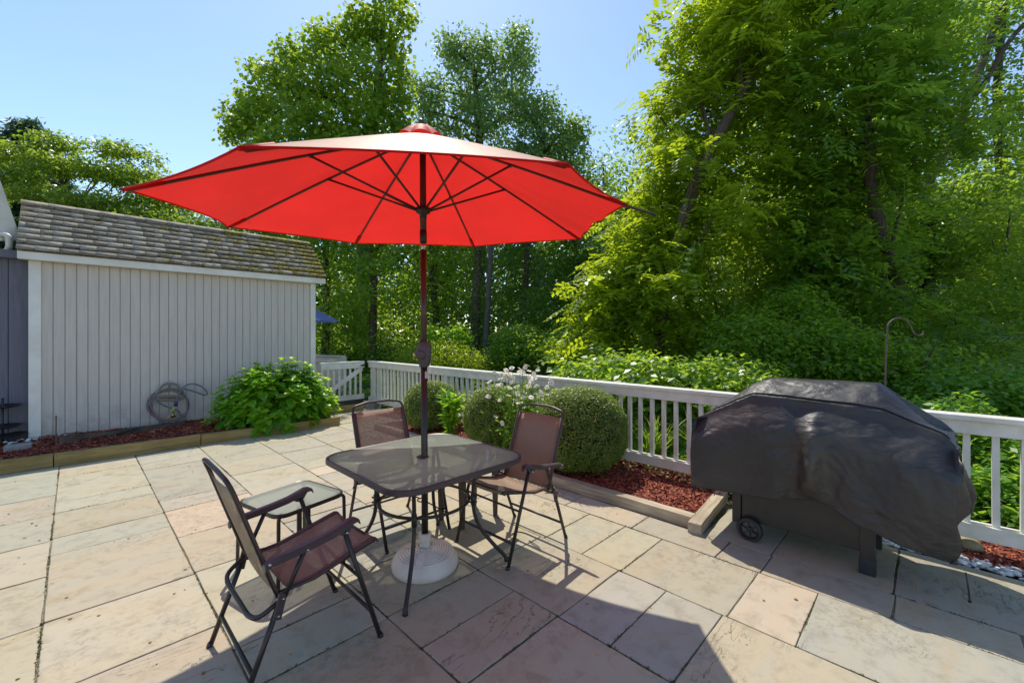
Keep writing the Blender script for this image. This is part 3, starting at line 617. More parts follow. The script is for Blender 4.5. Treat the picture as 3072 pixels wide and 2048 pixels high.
def mulch_bed(name, label, x0, x1, y0, y1, z, nchip, hz=.02, cat='mulch', slope=0):
    nx, ny = max(4, int((x1-x0)/.09)), max(4, int((y1-y0)/.09)); P = []
    hf = lambda x, y: z+hz*math.sin(x*3.1+y*1.7)*math.cos(y*2.3-x)+.4*hz*math.sin(x*9)*math.sin(y*8)+slope*(y-y0)
    for i in range(nx+1):
        P.append([(x0+(x1-x0)*i/nx, y0+(y1-y0)*j/ny, hf(x0+(x1-x0)*i/nx, y0+(y1-y0)*j/ny)) for j in range(ny+1)])
    m = M(); m.grid(P); bs = m
    n = nchip; X = rng.uniform(x0+.02, x1-.02, n); Y = rng.uniform(y0+.02, y1-.02, n); Z = np.array([hf(a, b) for a, b in zip(X, Y)])+rng.uniform(.0, .012, n)
    c = np.stack([X, Y, Z], 1); d = unit(rng.normal(size=(n, 3))*np.array([1, 1, .28])); s_ = unit(np.cross(d, rng.normal(size=(n, 3))*.5+np.array([0, 0, 1.]))); l = rng.uniform(.012, .042, n)[:, None]; wd = rng.uniform(.003, .008, n)[:, None]
    Vq = np.stack([c-d*l-s_*wd, c-d*l*.8+s_*wd, c+d*l+s_*wd*.6, c+d*l*.9-s_*wd], 1).reshape(-1, 3); Fq = np.arange(4*n).reshape(n, 4)
    V0 = np.concatenate(bs.v); F0 = np.array(bs.f); Vt = np.concatenate([V0, Vq]); Ft = np.concatenate([F0, Fq+len(V0)])
    rnd = np.concatenate([np.full(len(F0), .1), rng.uniform(0, 1, n)])
    o = raw_mesh(name, Vt, Ft, 'mulch_chip', None, rnd); return tag(o, label, cat, kind='stuff')
mulch_bed('mulch', 'dark red bark mulch in the bed along the shed', -2.4, 3.05, 7.17, 8.58, .075, 15000, .025, slope=.02)
mulch_bed('mulch', 'bright red bark mulch in the boxwood bed', 3.40, 4.42, 1.31, 6.2, .055, 22000, .012)
mulch_bed('mulch', 'red bark mulch between the white pebbles and the fence at the right', 4.13, 4.42, -2.2, 1.2, .0, 5000, .008)
mulch_bed('mulch', 'shaded mulch strip beyond the fence at the right edge', 4.44, 5.0, -2.2, 1.0, -.02, 4000, .01)
# pebbles
def lumps(name, label, n, fx_, size, mat, cat, base=None):
    ico = [(0, 0, 1), (.89, 0, .45), (.28, .85, .45), (-.72, .53, .45), (-.72, -.53, .45), (.28, -.85, .45), (.72, .53, -.45), (-.28, .85, -.45), (-.89, 0, -.45), (-.28, -.85, -.45), (.72, -.53, -.45), (0, 0, -1)]
    fc = [(0, 1, 2), (0, 2, 3), (0, 3, 4), (0, 4, 5), (0, 5, 1), (1, 6, 2), (2, 6, 7), (2, 7, 3), (3, 7, 8), (3, 8, 4), (4, 8, 9), (4, 9, 5), (5, 9, 10), (5, 10, 1), (1, 10, 6), (6, 11, 7), (7, 11, 8), (8, 11, 9), (9, 11, 10), (10, 11, 6)]
    ico = np.array(ico); fc = np.array(fc); Vs, Fs, Rs = [], [], []
    for i in range(n):
        p = fx_(); s_ = size*rng.uniform(.6, 1.45)*np.array([1, rng.uniform(.6, .9), rng.uniform(.4, .65)]); a = rng.uniform(0, 6.28)
        v = ico*(1+rng.normal(size=(12, 1))*.1)*s_; v = np.stack([v[:, 0]*math.cos(a)-v[:, 1]*math.sin(a), v[:, 0]*math.sin(a)+v[:, 1]*math.cos(a), v[:, 2]], 1)+p
        Vs.append(v); Fs.append(fc+12*i); Rs.append(np.full(20, rng.random()))
    o = raw_mesh(name, np.concatenate(Vs), np.concatenate(Fs), mat, None, np.concatenate(Rs), smooth=True)
    return tag(o, label, cat, kind='stuff')
m = M(); m.box(4.03, 4.2, -2.2, 1.2, -.1, -.02); struct(m.build('gravel_bed', 'mulch_base'))
lumps('white_gravel', 'white rounded pebbles along the patio edge behind the grill', 700, lambda: np.array([4.045+rng.beta(1.4, 1.8)*.16, rng.uniform(-1.2, 1.2), rng.uniform(-.01, .016)]), .021, 'pebble', 'gravel')
lumps('white_gravel', 'few white pebbles at the foot of the shed corner post', 60, lambda: np.array([-.30+rng.normal()*.13, 8.42+rng.normal()*.05, .085+rng.uniform(0, .05)]), .024, 'pebble', 'gravel')
lumps('leaf_litter', 'dry brown leaf bits scattered on the patio', 110, lambda: np.array([rng.uniform(-.6, 3.2), rng.uniform(.2, 6.8), .004]), .0085, 'litter', 'leaf litter')
lumps('leaf_litter', 'dry leaves under the fence by the boxwood bed', 500, lambda: np.array([rng.uniform(4.12, 4.4), rng.uniform(1.3, 6), .075+rng.uniform(0, .02)]), .018, 'litter', 'leaf litter')
def rock(name, label, c, s, mat='rock', group=None):
    m = M(); n = 14; P = []
    for i in range(n+1):
        th = math.pi*i/n; row = []
        for j in range(n+1):
            ph = 2*math.pi*(j % n)/n; q = np.array([math.sin(th)*math.cos(ph), math.sin(th)*math.sin(ph), math.cos(th)])
            r_ = 1+.13*math.sin(3*q[0]+2*q[1]+c[1]*7)+.09*math.sin(7*q[1]-4*q[2]); row.append(np.sign(q)*np.abs(q)**.75*r_*np.array(s))
        P.append(row)
    m.grid(P); o = m.build(name, mat, smooth=True); o.location = c; return tag(o, label, 'rock', group)
q = gp(2895, 1640); rock('rock', 'flat tan fieldstone by the pebbles near the right edge', (q[0]+.03, q[1], .03), (.10, .085, .045))
# concrete block, landscape edging
q = gp(1114, 1222); m = M(); m.box(-.14, .14, -.09, .09, 0, .14); o = m.build('concrete_block', 'concrete', bevel=.008); o.location = (q[0], q[1], 0); tag(o, 'grey concrete block standing at the foot of the gate', 'block')
q = gp(60, 1348, .08); m = M(); m.box(-.13, .10, -.06, .06, 0, .10); o = m.build('stone_block', 'concrete', bevel=.01); o.location = (q[0], q[1], .05); tag(o, 'grey stone block on the mulch at the dark house corner', 'block')
m = M(); P = []
for i in range(25):
    u = i/24; x = -.13+u*1.35; P.append([(x, 7.9+.45*u+.02*math.sin(u*9), .06), (x, 7.9+.45*u+.02*math.sin(u*9)+.015, .19-.05*u+.012*math.sin(u*14))])
m.grid(P); tag(m.build('landscape_edging', 'edging_brown', solid=.006), 'brown strip of landscape edging leaning against the shed base', 'edging')
m = M(); m.bar((-.150, 7.60, .03), (-.150, 7.60, .50), .035, .012); m.tube([(-.15, 7.6, .47), (-.15, 7.63, .5)], .008); tag(m.build('garden_stake', 'rust_metal'), 'thin dark metal stake upright in the mulch at the timber joint', 'stake')

# ================================================================== FURNITURE
# ------------------------------------------------------------------ hose
hy_ = 8.50
def hp(px, py, dy=0): return aty(px, py, hy_-dy)
z6 = lambda x, y: (420+x*.1786, 1100+y*.1786)
hr = thing('hose_hanger', 'tan plastic hose hanger fixed low on the shed wall', 'hose hanger', tuple(hp(508, 1195)))
L0 = hp(508, 1195)
def loc6(pts, dy): return [hp(*z6(*p), dy)-L0 for p in pts]
m = M(); m.tube(smoothpath(loc6([(255, 500), (300, 400), (400, 300), (510, 275), (620, 310), (700, 400), (735, 480), (700, 535), (580, 560), (420, 560), (300, 545), (255, 500)], .06), 5), .018, 8); m.build('rim', 'hanger_tan', hr, smooth=True)
m = M(); m.tube(smoothpath(loc6([(330, 440), (420, 400), (510, 385), (610, 405), (680, 450)], .06), 5), .014, 8)
m.tube(loc6([(505, 290), (500, 390)], .06), .014, 8); m.build('bracket', 'hanger_tan', hr, smooth=True)
m = M(); m.tube(smoothpath(loc6([(330, 520), (400, 500), (560, 505), (660, 520)], .0), 4), .022, 8); m.build('saddle', 'hanger_tan', hr, smooth=True)
hs = thing('garden_hose', 'coiled grey garden hose hanging on the tan hanger', 'hose', tuple(L0))
def loop(c, rx, rz_, a0, a1, dy, n=40): return [(c[0]+rx*math.cos(R(a)), c[1]-rz_*math.sin(R(a))) for a in np.linspace(a0, a1, n)], dy
m = M()
for (cx_, cz_, rx, rz_, dy, ph) in ((470, 640, 350, 262, .03, 0), (485, 650, 330, 250, .055, 40), (500, 660, 300, 300, .08, 90)):
    pts, d_ = loop((cx_, cz_), rx, rz_, ph, ph+360, dy); m.tube(loc6(pts, dy), .0115, 8)
m.tube(smoothpath(loc6([(270, 560), (400, 650), (540, 700), (640, 740), (680, 820), (660, 920), (600, 975)], .07), 6), .0115, 8)
m.tube(smoothpath(loc6([(740, 370), (900, 410), (1040, 460), (1110, 470), (1125, 430), (1060, 350), (960, 300), (860, 285), (760, 320), (690, 400), (640, 490), (618, 580)], .10), 6), .0115, 8)
m.build('coil', 'hose_grey', hs, smooth=True)
m = M(); pts, _ = loop((478, 645), 338, 256, 180, 340, .07); m.tube(loc6(pts, .075), .0118, 8); m.tube(smoothpath(loc6([(190, 470), (170, 600), (240, 780), (400, 930), (560, 990)], .09), 6), .0117, 8); m.build('pink_stripe', 'hose_pink', hs, smooth=True)
m = M(); m.tube(loc6([(612, 575), (590, 660)], .1), [.020, .023], 10); m.build('valve', 'blue_plastic', hs, smooth=True)
m = M(); m.tube(loc6([(585, 665), (545, 760)], .1), [.017, .022], 10); m.tube(loc6([(500, 810), (455, 885)], .1), [.008, .012], 8); m.build('nozzle_grip', 'lime_plastic', hs, smooth=True)
m = M(); m.tube(loc6([(540, 765), (560, 850)], .1), [.018, .034], 10); m.build('nozzle_head', 'brass', hs, smooth=True)
m = M(); a = hp(470, 1292, .25)
m.tube(smoothpath([(1.05, 8.38, .13), (.80, 8.25, .14), (.55, 8.1, .14), (.3, 7.95, .11), (.1, 7.85, .09)], 6), .012, 8)
tag(m.build('black_tubing', 'rubber', smooth=True), 'black tubing lying on the mulch along the shed base', 'tubing')
# plant stand in the dark corner
q = atd(8, 1300, 5.5); ps = thing('plant_stand', 'black tiered metal stand cut off by the left edge', 'stand', (q[0], q[1], .06))
m = M(); m.tube([(0, 0, 0), (0, 0, .62)], .012); m.build('pole', 'black_plastic', ps, smooth=True)
for z_, r_ in ((.50, .17), (.24, .17), (.12, .22)):
    m = M(); m.lathe([(.005, z_), (r_*.8, z_), (r_, z_+.025), (r_*.97, z_+.027), (r_*.78, z_+.006), (.005, z_+.004)], n=28); m.build('tray', 'black_plastic', ps, smooth=True)

# ------------------------------------------------------------------ table
T0 = np.array([1.618, 2.385, 0]); TH_ = .70
tb = thing('patio_table', 'square frosted glass patio table with dark bronze frame under the red umbrella', 'table', tuple(T0))
def rsq(h, r, n=9, bow=.012):
    out = []
    for k, (sx_, sy_) in enumerate(((1, 1), (-1, 1), (-1, -1), (1, -1))):
        for i in range(n+1):
            a = math.pi/2*k+math.pi/2*i/n; out.append((sx_*(h-r)+r*math.cos(a), sy_*(h-r)+r*math.sin(a)))
    return out
oc = rsq(.492, .155)
m = M(); n = len(oc); prof = [(.0, 0), (.006, -.004), (.007, -.030), (.0, -.036), (-.022, -.034), (-.022, -.012), (-.012, -.004)]
P = []
for i in range(n+1):
    x, y = oc[i % n]; x2, y2 = oc[(i+1) % n]; x1, y1 = oc[i-1]; tx, ty = x2-x1, y2-y1; l = math.hypot(tx, ty); nx_, ny_ = ty/l, -tx/l
    P.append([(x+nx_*a, y+ny_*a, TH_+b) for a, b in prof+[prof[0]]])
m.grid(P); m.build('table_rim', 'bronze_arm', tb, auto=50)
m = M(); ic = rsq(.482, .145); hn = 28
circ = [(-.03+.024*math.cos(2*math.pi*i/hn), -.02+.024*math.sin(2*math.pi*i/hn)) for i in range(hn)]
top = [(x, y, TH_-.004) for x, y in ic]; k = len(top)
m.add(top, [tuple(range(k))]); gl = m.build('glass_top', 'table_glass', tb)
for v_ in (0,):
    m = M(); m.lathe([(.020, TH_+.004), (.038, TH_+.004), (.040, TH_), (.040, TH_-.0005), (.021, TH_-.0005)], c=(-.028, -.018, 0), n=28, cap=False); m.lathe([(.034, TH_-.010), (.034, TH_-.03)], c=(-.028, -.018, 0), n=28); m.build('hole_collar', 'pole_brown', tb, smooth=True)
for sx_, sy_ in ((1, 1), (-1, 1), (-1, -1), (1, -1)):
    d = lambda u, z: np.array([sx_*u, sy_*u, z])
    pts = smoothpath([d(.435, .668), d(.36, .672), d(.285, .66), d(.243, .60), d(.228, .50), d(.226, .40), d(.236, .30), d(.27, .20), d(.33, .10), d(.372, .04), d(.382, .006)], 5)
    m = M(); m.tube(pts, .0125, 10); lg = m.build('leg', 'bronze_metal', tb, smooth=True)
    m = M(); e = pts[-1]; m.tube([e+np.array([0, 0, .02]), e-np.array([0, 0, .005])], [.0145, .0155], 10); m.build('foot_cap', 'black_plastic', lg, smooth=True)
    m = M(); c_ = d(.212, .41); m.tube([d(.226, .445), d(.226, .375)], .017, 8); m.tube([d(.20, .425), d(.245, .425)], .006, 6); m.tube([d(.20, .392), d(.245, .392)], .006, 6); m.build('bracket', 'bronze_metal', lg, smooth=True)
m = M(); m.ring((0, 0, .41), .292, .0105, 56, 8); m.build('brace_ring', 'bronze_metal', tb, smooth=True)
m = M(); m.ring((-.028, -.018, .42), .033, .004, 24, 6); m.tube([(-.028, .015, .42), (-.02, .29, .412)], .004, 6); m.tube([(-.028, -.051, .42), (-.03, -.29, .412)], .004, 6); m.build('pole_guide', 'bronze_metal', tb, smooth=True)

# ------------------------------------------------------------------ umbrella
UB = np.array([1.583, 2.328, 0]); UT = np.array([1.648, 2.452, 2.86]); AX = (UT-UB)/2.86
def pol(z): return UB+AX*z
um = thing('patio_umbrella', 'large open red patio umbrella on a brown pole through the table', 'umbrella', tuple(UB))
um_o = UB
def W(p): return np.array(p)-um_o
m = M(); m.tube([W(pol(.12)), W(pol(1.30))], .0215, 20); m.build('lower_pole', 'bronze_metal', um, smooth=True)
m = M(); m.tube([W(pol(1.25)), W(pol(2.06))], .0195, 20); m.build('middle_pole', 'pole_brown', um, smooth=True)
m = M(); m.tube([W(pol(2.055)), W(pol(2.115))], .0185, 20); m.build('tilt_joint', 'silver', um, smooth=True)
m = M(); m.tube([W(pol(2.11)), W(pol(2.85))], .0215, 20); m.build('upper_pole', 'pole_brown', um, smooth=True)
m = M(); m.tube([W(pol(2.11)), W(pol(2.19))], .0235, 20); m.build('tilt_sleeve', 'black_plastic', um, smooth=True)
m = M(); P = []
for z_, rx, ry, ox in ((1.285, .028, .030, 0), (1.31, .032, .036, .004), (1.34, .036, .046, .002), (1.37, .037, .050, -.004), (1.40, .037, .048, .0), (1.425, .036, .040, .004), (1.445, .032, .034, .0), (1.455, .026, .028, -.002)):
    c = W(pol(z_))+RT*ox; P.append([c+RT*ry*math.copysign(abs(math.cos(a))**.7, math.cos(a))+FW*rx*math.copysign(abs(math.sin(a))**.7, math.sin(a)) for a in np.linspace(0, 2*math.pi, 25)])
m.grid(P); cb = m.build('crank_box', 'bronze_arm', um, auto=60)
m = M(); c = W(pol(1.365))-RT*.012-FW*.036; m.lathe([(.030, 0), (.030, .008), (.022, .012)], c=tuple(c), n=24, ax=tuple(-FW)); m.build('crank_cover', 'bronze_arm', cb, smooth=True)
m = M(); c = W(pol(1.365))-RT*.05; m.tube([c, c-RT*.02], .012, 12); m.build('crank_socket', 'silver', cb, smooth=True)
m = M(); c = W(pol(1.235)); m.box(c[0]-.008, c[0]+.018, c[1]-.0235, c[1]-.022, c[2]-.025, c[2]+.02); o = m.build('sticker', 'sticker', um)
# canopy
CV = [(0.158, 2.662, 2.17), (0.378, 1.606, 2.109), (1.316, 0.983, 2.146), (2.297, 1.286, 2.273), (2.976, 2.101, 2.299), (2.73, 3.183, 2.356), (1.812, 3.786, 2.336), (0.761, 3.555, 2.258)]
CV = [C0+(np.array(c)-C0)*(.98/.96) for c in CV]
AP = atd(1264, 404, 2.90)
NR, NS = 12, 10
SC = [.015, .0, .02, .04, .045, .045, .045, .06]
SZ = [.035, -.09, .03, .035, .035, .035, .035, .035]
def rib_pt(i, t): 
    p = AP+(CV[i]-AP)*t; return p+np.array([0, 0, .012])*math.sin(math.pi*min(t, 1))
m = M()
for i in range(8):
    P = []
    for a in range(NR+1):
        t = a/NR; row = []
        for b in range(NS+1):
            s = b/NS; e = 4*s*(1-s); p = rib_pt(i, t)*(1-s)+rib_pt((i+1) % 8, t)*s
            cen = AP*1.0; h = p-cen; h[2] = 0; p = p-h*(SC[i]*e*t*t); p[2] -= SZ[i]*e*t*(1.15-t)
            if i in (2, 3): p[2] += .020*math.sin(s*19+t*5)*t*t*(1 if i == 3 else .6)*e
            row.append(W(p))
        P.append(row)
    m.grid(P)
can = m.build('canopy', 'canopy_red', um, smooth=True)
import bmesh
bm = bmesh.new(); bm.from_mesh(can.data); bmesh.ops.remove_doubles(bm, verts=bm.verts, dist=.0008); bmesh.ops.recalc_face_normals(bm, faces=bm.faces); bm.to_mesh(can.data); bm.free()
m = M()
for i in range(8):
    pts = []
    for b in range(NS+1):
        s = b/NS; e = 4*s*(1-s); p = rib_pt(i, 1)*(1-s)+rib_pt((i+1) % 8, 1)*s; h = p-AP; h[2] = 0; p = p-h*(SC[i]*e); p[2] -= SZ[i]*e*.15; pts.append(W(p))
    m.tube(pts, .0045, 6)
m.build('hem', 'trim_red', can, smooth=True)
# vent cap
m = M(); ax = AP+np.array([0, 0, .072])
for i in range(8):
    P = []
    for a in range(6):
        t = a/5; row = []
        for b in range(7):
            s = b/6; e = 4*s*(1-s); p0 = AP+(CV[i]-AP)*.122; p1 = AP+(CV[(i+1) % 8]-AP)*.122; p = ax*(1-t)+(p0*(1-s)+p1*s)*t
            p[2] += .028*math.sin(math.pi*t)+.030*e*t*t+.018*t*t; row.append(W(p))
        P.append(row)
    m.grid(P)
vc = m.build('vent_cap', 'trim_red', um, smooth=True)
m = M(); m.lathe([(.012, 0), (.020, .01), (.018, .03), (.006, .045)], c=tuple(W(ax)-np.array([0, 0, .01])), n=16); m.build('finial', 'pole_brown', um, smooth=True)
# ribs, struts, hubs
RUN = pol(2.325); HUB = pol(2.80)
m = M(); c = tuple(W(RUN)); m.lathe([(.024, -.05), (.024, -.02), (.046, -.012), (.050, .004), (.046, .02), (.026, .026)], c=c, n=24, ax=tuple(AX)); m.build('runner_hub', 'black_plastic', um, smooth=True)
m = M(); m.lathe([(.026, -.03), (.045, -.015), (.045, .012), (.02, .02)], c=tuple(W(HUB)), n=24, ax=tuple(AX)); m.build('top_hub', 'black_plastic', um, smooth=True)
for i in range(8):
    t0, t1 = .03, .985
    pts = [W(rib_pt(i, t)-np.array([0, 0, .013])) for t in np.linspace(t0, t1, 9)]
    if i == 3: e = atd(1968, 645, float((CV[3]-C0)@FW)+.04); pts = pts[:-1]+[W(CV[3])-np.array([0, 0, .012]), W(e)]
    m = M(); m.tube(pts, .0085, 8); rb = m.build('rib', 'pole_brown', um, smooth=True)
    q = W(rib_pt(i, .46))-np.array([0, 0, .02]); h = q-W(RUN); h[2] = 0; h /= np.linalg.norm(h)
    m = M(); m.tube([W(RUN)+h*.04+np.array([0, 0, .004]), q], .0075, 8); m.build('strut', 'pole_brown', rb, smooth=True)
    m = M(); m.tube([q-np.cross(h, (0, 0, 1))*.012, q+np.cross(h, (0, 0, 1))*.012], .009, 8); m.build('joint', 'black_plastic', rb, smooth=True)
    d = W(rib_pt(i, .90)); e = W(CV[i]); m = M(); dn = np.array([0, 0, .008]); m.tube([d-dn, (d+e)/2-dn, e+(e-d)*.02-dn*.6], [.016, .016, .011], 10, flat=.8); m.build('pocket', 'trim_red', can, smooth=True)
m = M(); c = W(rib_pt(7, .88))-np.array([0, 0, .03]); m.bar(c, c-np.array([0, 0, .035]), .03, .002); m.build('care_label', 'sticker', can)
# base
bs = thing('umbrella_base', 'off white round ribbed plastic umbrella base under the table', 'umbrella base', tuple(UB))
prof = [(.001, 0), (.196, 0), (.207, .012), (.212, .032), (.207, .056), (.190, .078)]
for k in range(9):
    r0 = .184-k*.0155; z0 = .083+.045*(1-(r0/.19)**2)+.012
    prof += [(r0, z0-.006), (r0-.003, z0+.004), (r0-.012, z0+.006)]
prof += [(.046, .128), (.001, .130)]
m = M(); m.lathe(prof, n=64, cap=False); m.build('body', 'plastic_base', bs, auto=60)
m = M(); m.lathe([(.040, .122), (.040, .14), (.032, .152), (.032, .172), (.040, .178), (.041, .222), (.024, .223), (.023, .21)], n=32, cap=False); m.build('collar', 'plastic_base', bs, auto=40)
vd = -FW*1.0; sdv = RT
m = M(); P = []
for t in np.linspace(0, 1, 9):
    r_ = .062+t*.125; z_ = .108+.045*(1-(r_/.19)**2)-max(0, t-.75)*.06; P.append([vd*r_+sdv*s_*(.026-.004*t)+np.array([0, 0, z_-(.02 if abs(s_) > 1 else 0)]) for s_ in (-1.15, -1, -.3, .3, 1, 1.15)])
m.grid(P); m.build('fill_strip', 'plastic_base', bs)
m = M(); m.lathe([(.018, 0), (.020, .007), (.014, .008), (.012, .002)], c=tuple(vd*.088+np.array([0, 0, .141])), n=20, ax=tuple(unit(vd*.3+UP))); m.build('plug', 'plastic_base', bs, smooth=True)

# ------------------------------------------------------------------ folding chairs
def sling_grid(rows, half, nx=8, edge=0):
    P = []; 
    for (x, z) in rows: P.append([(x, -half+2*half*j/nx, z-.010*(1-(2*j/nx-1)**2)) for j in range(nx+1)])
    return P
def uv_mesh(P, name, mat, parent, sc_=1.0, solid=0):
    P = np.asarray(P, float); a, b = P.shape[:2]; m = M(); m.grid(P); o = m.build(name, mat, parent, smooth=True, solid=solid)
    uv = o.data.uv_layers.new(name='uv'); dv_ = np.r_[0, np.cumsum(np.linalg.norm(np.diff(P[:, 0], axis=0), axis=1))]; du = P[0, :, 1]
    for l in o.data.loops: vi = l.vertex_index; uv.data[l.index].uv = (du[vi % b]*sc_, dv_[vi//b]*sc_)
    return o
def make_chair(name, label):
    t = thing(name, label, 'chair', (0, 0, 0), 0, 'folding patio chairs around the table')
    seat_rows = [(-.115, .402), (-.07, .398), (0, .405), (.08, .425), (.16, .448), (.23, .466), (.285, .479), (.300, .475), (.303, .462)]
    uv_mesh(sling_grid(seat_rows, .205), 'seat', 'sling', t, solid=.003)
    for s in (-1, 1):
        P = [[(x, s*(.2055+.033*j/2), z+.002) for j in range(3)] for x, z in seat_rows]; uv_mesh(P, 'seat_band', 'sling_band', t, solid=.006)
    br = [(-.148, .385), (-.165, .42), (-.19, .50), (-.225, .60), (-.26, .70), (-.29, .79), (-.318, .872)]
    uv_mesh([[(x-.012*(1-(2*j/8-1)**2), -.200+.4*j/8, z) for j in range(9)] for x, z in br], 'backrest', 'sling', t, solid=.003)
    for s in (-1, 1):
        P = [[(x+.002, s*(.2005+.035*j/2), z) for j in range(3)] for x, z in br]; uv_mesh(P, 'back_band', 'sling_band', t, solid=.008)
    # back frame with arched top handle
    m = M(); up_ = fillet([(-.150, -.222, .38), (-.19, -.222, .49), (-.315, -.222, .865), (-.336, -.215, .915), (-.348, -.10, .938), (-.348, .10, .938), (-.336, .215, .915), (-.315, .222, .865), (-.19, .222, .49), (-.150, .222, .38)], .03)
    m.tube(up_, .0095, 8); m.build('back_frame', 'bronze_metal', t, smooth=True)
    m = M()
    for s in (-1, 1): m.tube([(-.150, s*.225, .398), (0, s*.225, .402), (.10, s*.225, .428), (.29, s*.225, .474)], .009, 8)
    m.tube([(.285, -.225, .468), (.285, .225, .468)], .008, 8); m.build('seat_frame', 'bronze_metal', t, smooth=True)
    m = M(); m.tube(fillet([(-.150, -.262, .385), (-.235, -.245, .335), (-.252, -.18, .325), (-.252, .18, .325), (-.235, .245, .335), (-.150, .262, .385)], .05), .0105, 8); m.build('back_stay', 'bronze_metal', t, smooth=True)
    for s in (-1, 1):
        m = M(); m.tube([(.303, s*.262, 0), (.114, s*.272, .595)], .0115, 10); lg = m.build('leg', 'bronze_metal', t, smooth=True)
        m = M(); m.tube([(.306, s*.262, -.001), (.300, s*.262, .018)], .0135, 10); m.build('foot_cap', 'black_plastic', lg, smooth=True)
        m = M(); m.tube([(-.303, s*.262, 0), (-.155, s*.268, .39)], .0115, 10); lg = m.build('leg', 'bronze_metal', t, smooth=True)
        m = M(); m.tube([(-.306, s*.262, -.001), (-.299, s*.262, .018)], .0135, 10); m.build('foot_cap', 'black_plastic', lg, smooth=True)
        m = M(); m.tube([(-.140, s*.272, .40), (-.058, s*.278, .575)], .0105, 8); m.build('arm_support', 'bronze_metal', t, smooth=True)
        m = M(); m.bar((-.172, s*.275, .315), (-.148, s*.277, .415), .010, .034, (1, 0, 0)); m.tube([(-.150, s*.25, .40), (-.150, s*.29, .40)], .012, 8); m.tube([(-.168, s*.265, .335), (-.168, s*.288, .335)], .012, 8); hg = m.build('hinge', 'rust_metal' if False else 'bronze_arm', t, bevel=.003)
        m = M(); m.tube([(-.168, s*.288, .335), (-.168, s*.293, .335)], .005, 8); m.tube([(-.150, s*.29, .40), (-.150, s*.294, .40)], .005, 8); m.build('rivet', 'silver', hg, smooth=True)
        # armrest with scrolled front
        C_ = [(-.222, .560, .018), (-.20, .577, .021), (-.12, .586, .022), (-.03, .598, .023), (.05, .612, .025), (.10, .628, .027), (.135, .640, .027), (.160, .639, .024), (.178, .628, .018), (.184, .614, .012)]
        m = M(); P = []
        for x, z, hw in C_:
            y0 = s*.283; th = .030 if x < .1 else max(.010, .030-(x-.1)*.22)
            P.append([(x, y0-hw, z-th*.8), (x, y0-hw, z-.004), (x, y0-hw*.6, z+.003), (x, y0+hw*.6, z+.003), (x, y0+hw, z-.004), (x, y0+hw, z-th*.8), (x, y0-hw, z-th*.8)])
        m.grid(P); m.add(P[0][:6], [(0, 1, 2, 3, 4, 5)]); m.add(P[-1][:6], [(5, 4, 3, 2, 1, 0)])
        m.add([(.06, s*.283-.012, .60), (.15, s*.283-.012, .618), (.13, s*.283-.012, .588), (.10, s*.283-.012, .578), (.06, s*.283+.012, .60), (.15, s*.283+.012, .618), (.13, s*.283+.012, .588), (.10, s*.283+.012, .578)], [(0, 1, 2, 3), (7, 6, 5, 4), (0, 3, 7, 4), (1, 5, 6, 2), (2, 6, 7, 3)])
        ar = m.build('armrest', 'bronze_arm', t, auto=35)
        m = M()
        for x, z in ((.114, .592), (-.058, .575), (-.205, .567)): m.tube([(x, s*.29, z), (x, s*.311, z)], .0055, 8)
        m.build('rivet', 'silver', ar, smooth=True)
    m = M(); m.tube([(.256, -.262, .148), (.256, .262, .148)], .009, 8); m.build('stretcher', 'bronze_metal', t, smooth=True)
    m = M(); m.tube([(.195, -.265, .34), (.195, .265, .34)], .0075, 8); m.build('stretcher', 'bronze_metal', t, smooth=True)
    m = M(); m.tube([(-.256, -.262, .125), (-.256, .262, .125)], .009, 8); m.build('stretcher', 'bronze_metal', t, smooth=True)
    return t
ch = make_chair('folding_chair', 'brown mesh folding chair nearest the camera, its back to us, left of the table')
ch.location = (.76, 2.212, 0)
c2 = copy_tree(ch); c2['label'] = 'brown mesh folding chair right of the table in front of the biggest boxwood'; c2.location = (2.232, 2.182, 0); c2.rotation_euler = (0, 0, R(180))
c3 = copy_tree(ch); c3['label'] = 'brown mesh folding chair on the far side of the table, only backrest and legs showing'; c3.location = (1.765, 2.955, 0); c3.rotation_euler = (0, 0, R(-91))
# something small hung on the right chair's back corner (pale strap)
m = M(); q = np.array([2.555, 2.395, .80]); m.tube(smoothpath([q+(0, .02, .075), q+(.012, .035, .06), q+(.01, .04, 0), q+(-.01, .045, -.09), q+(-.03, .04, -.16), q+(-.03, .03, -.10), q+(-.005, .03, .02)], 5), .006, 6)
tag(m.build('cord_tie', 'tan_lining', smooth=True), 'pale cord loop tied on the back of the right chair', 'cord')

# ------------------------------------------------------------------ small glass side table
st = thing('side_table', 'low glass topped side table with bronze frame behind the near chair', 'side table', (1.0, 2.98, 0), R(13))
hz = .445
def rrect(hx, hy2, r, n=7):
    out = []
    for k, (a_, b_) in enumerate(((1, 1), (-1, 1), (-1, -1), (1, -1))):
        for i in range(n+1):
            a = math.pi/2*k+math.pi/2*i/n; out.append((a_*(hx-r)+r*math.cos(a), b_*(hy2-r)+r*math.sin(a)))
    return out
oc = rrect(.235, .235, .075)
m = M(); n = len(oc); P = []
for i in range(n+1):
    x, y = oc[i % n]; l = math.hypot(x, y); P.append([(x*(1+a/l), y*(1+a/l), hz+b) for a, b in ((0, 0), (.006, -.008), (.0, -.026), (-.012, -.026), (-.012, -.005), (0, 0))])
m.grid(P); m.build('rim', 'bronze_metal', st, auto=50)
m = M(); m.add([(x*.965, y*.965, hz-.003) for x, y in oc], [tuple(range(n))]); m.build('glass_top', 'side_glass', st)
for a_, b_ in ((1, 1), (-1, 1), (-1, -1), (1, -1)):
    m = M(); m.tube(fillet([(a_*.185, b_*.185, hz-.018), (a_*.222, b_*.222, hz-.02), (a_*.228, b_*.228, 0)], .05), .011, 8); m.build('leg', 'bronze_metal', st, smooth=True)
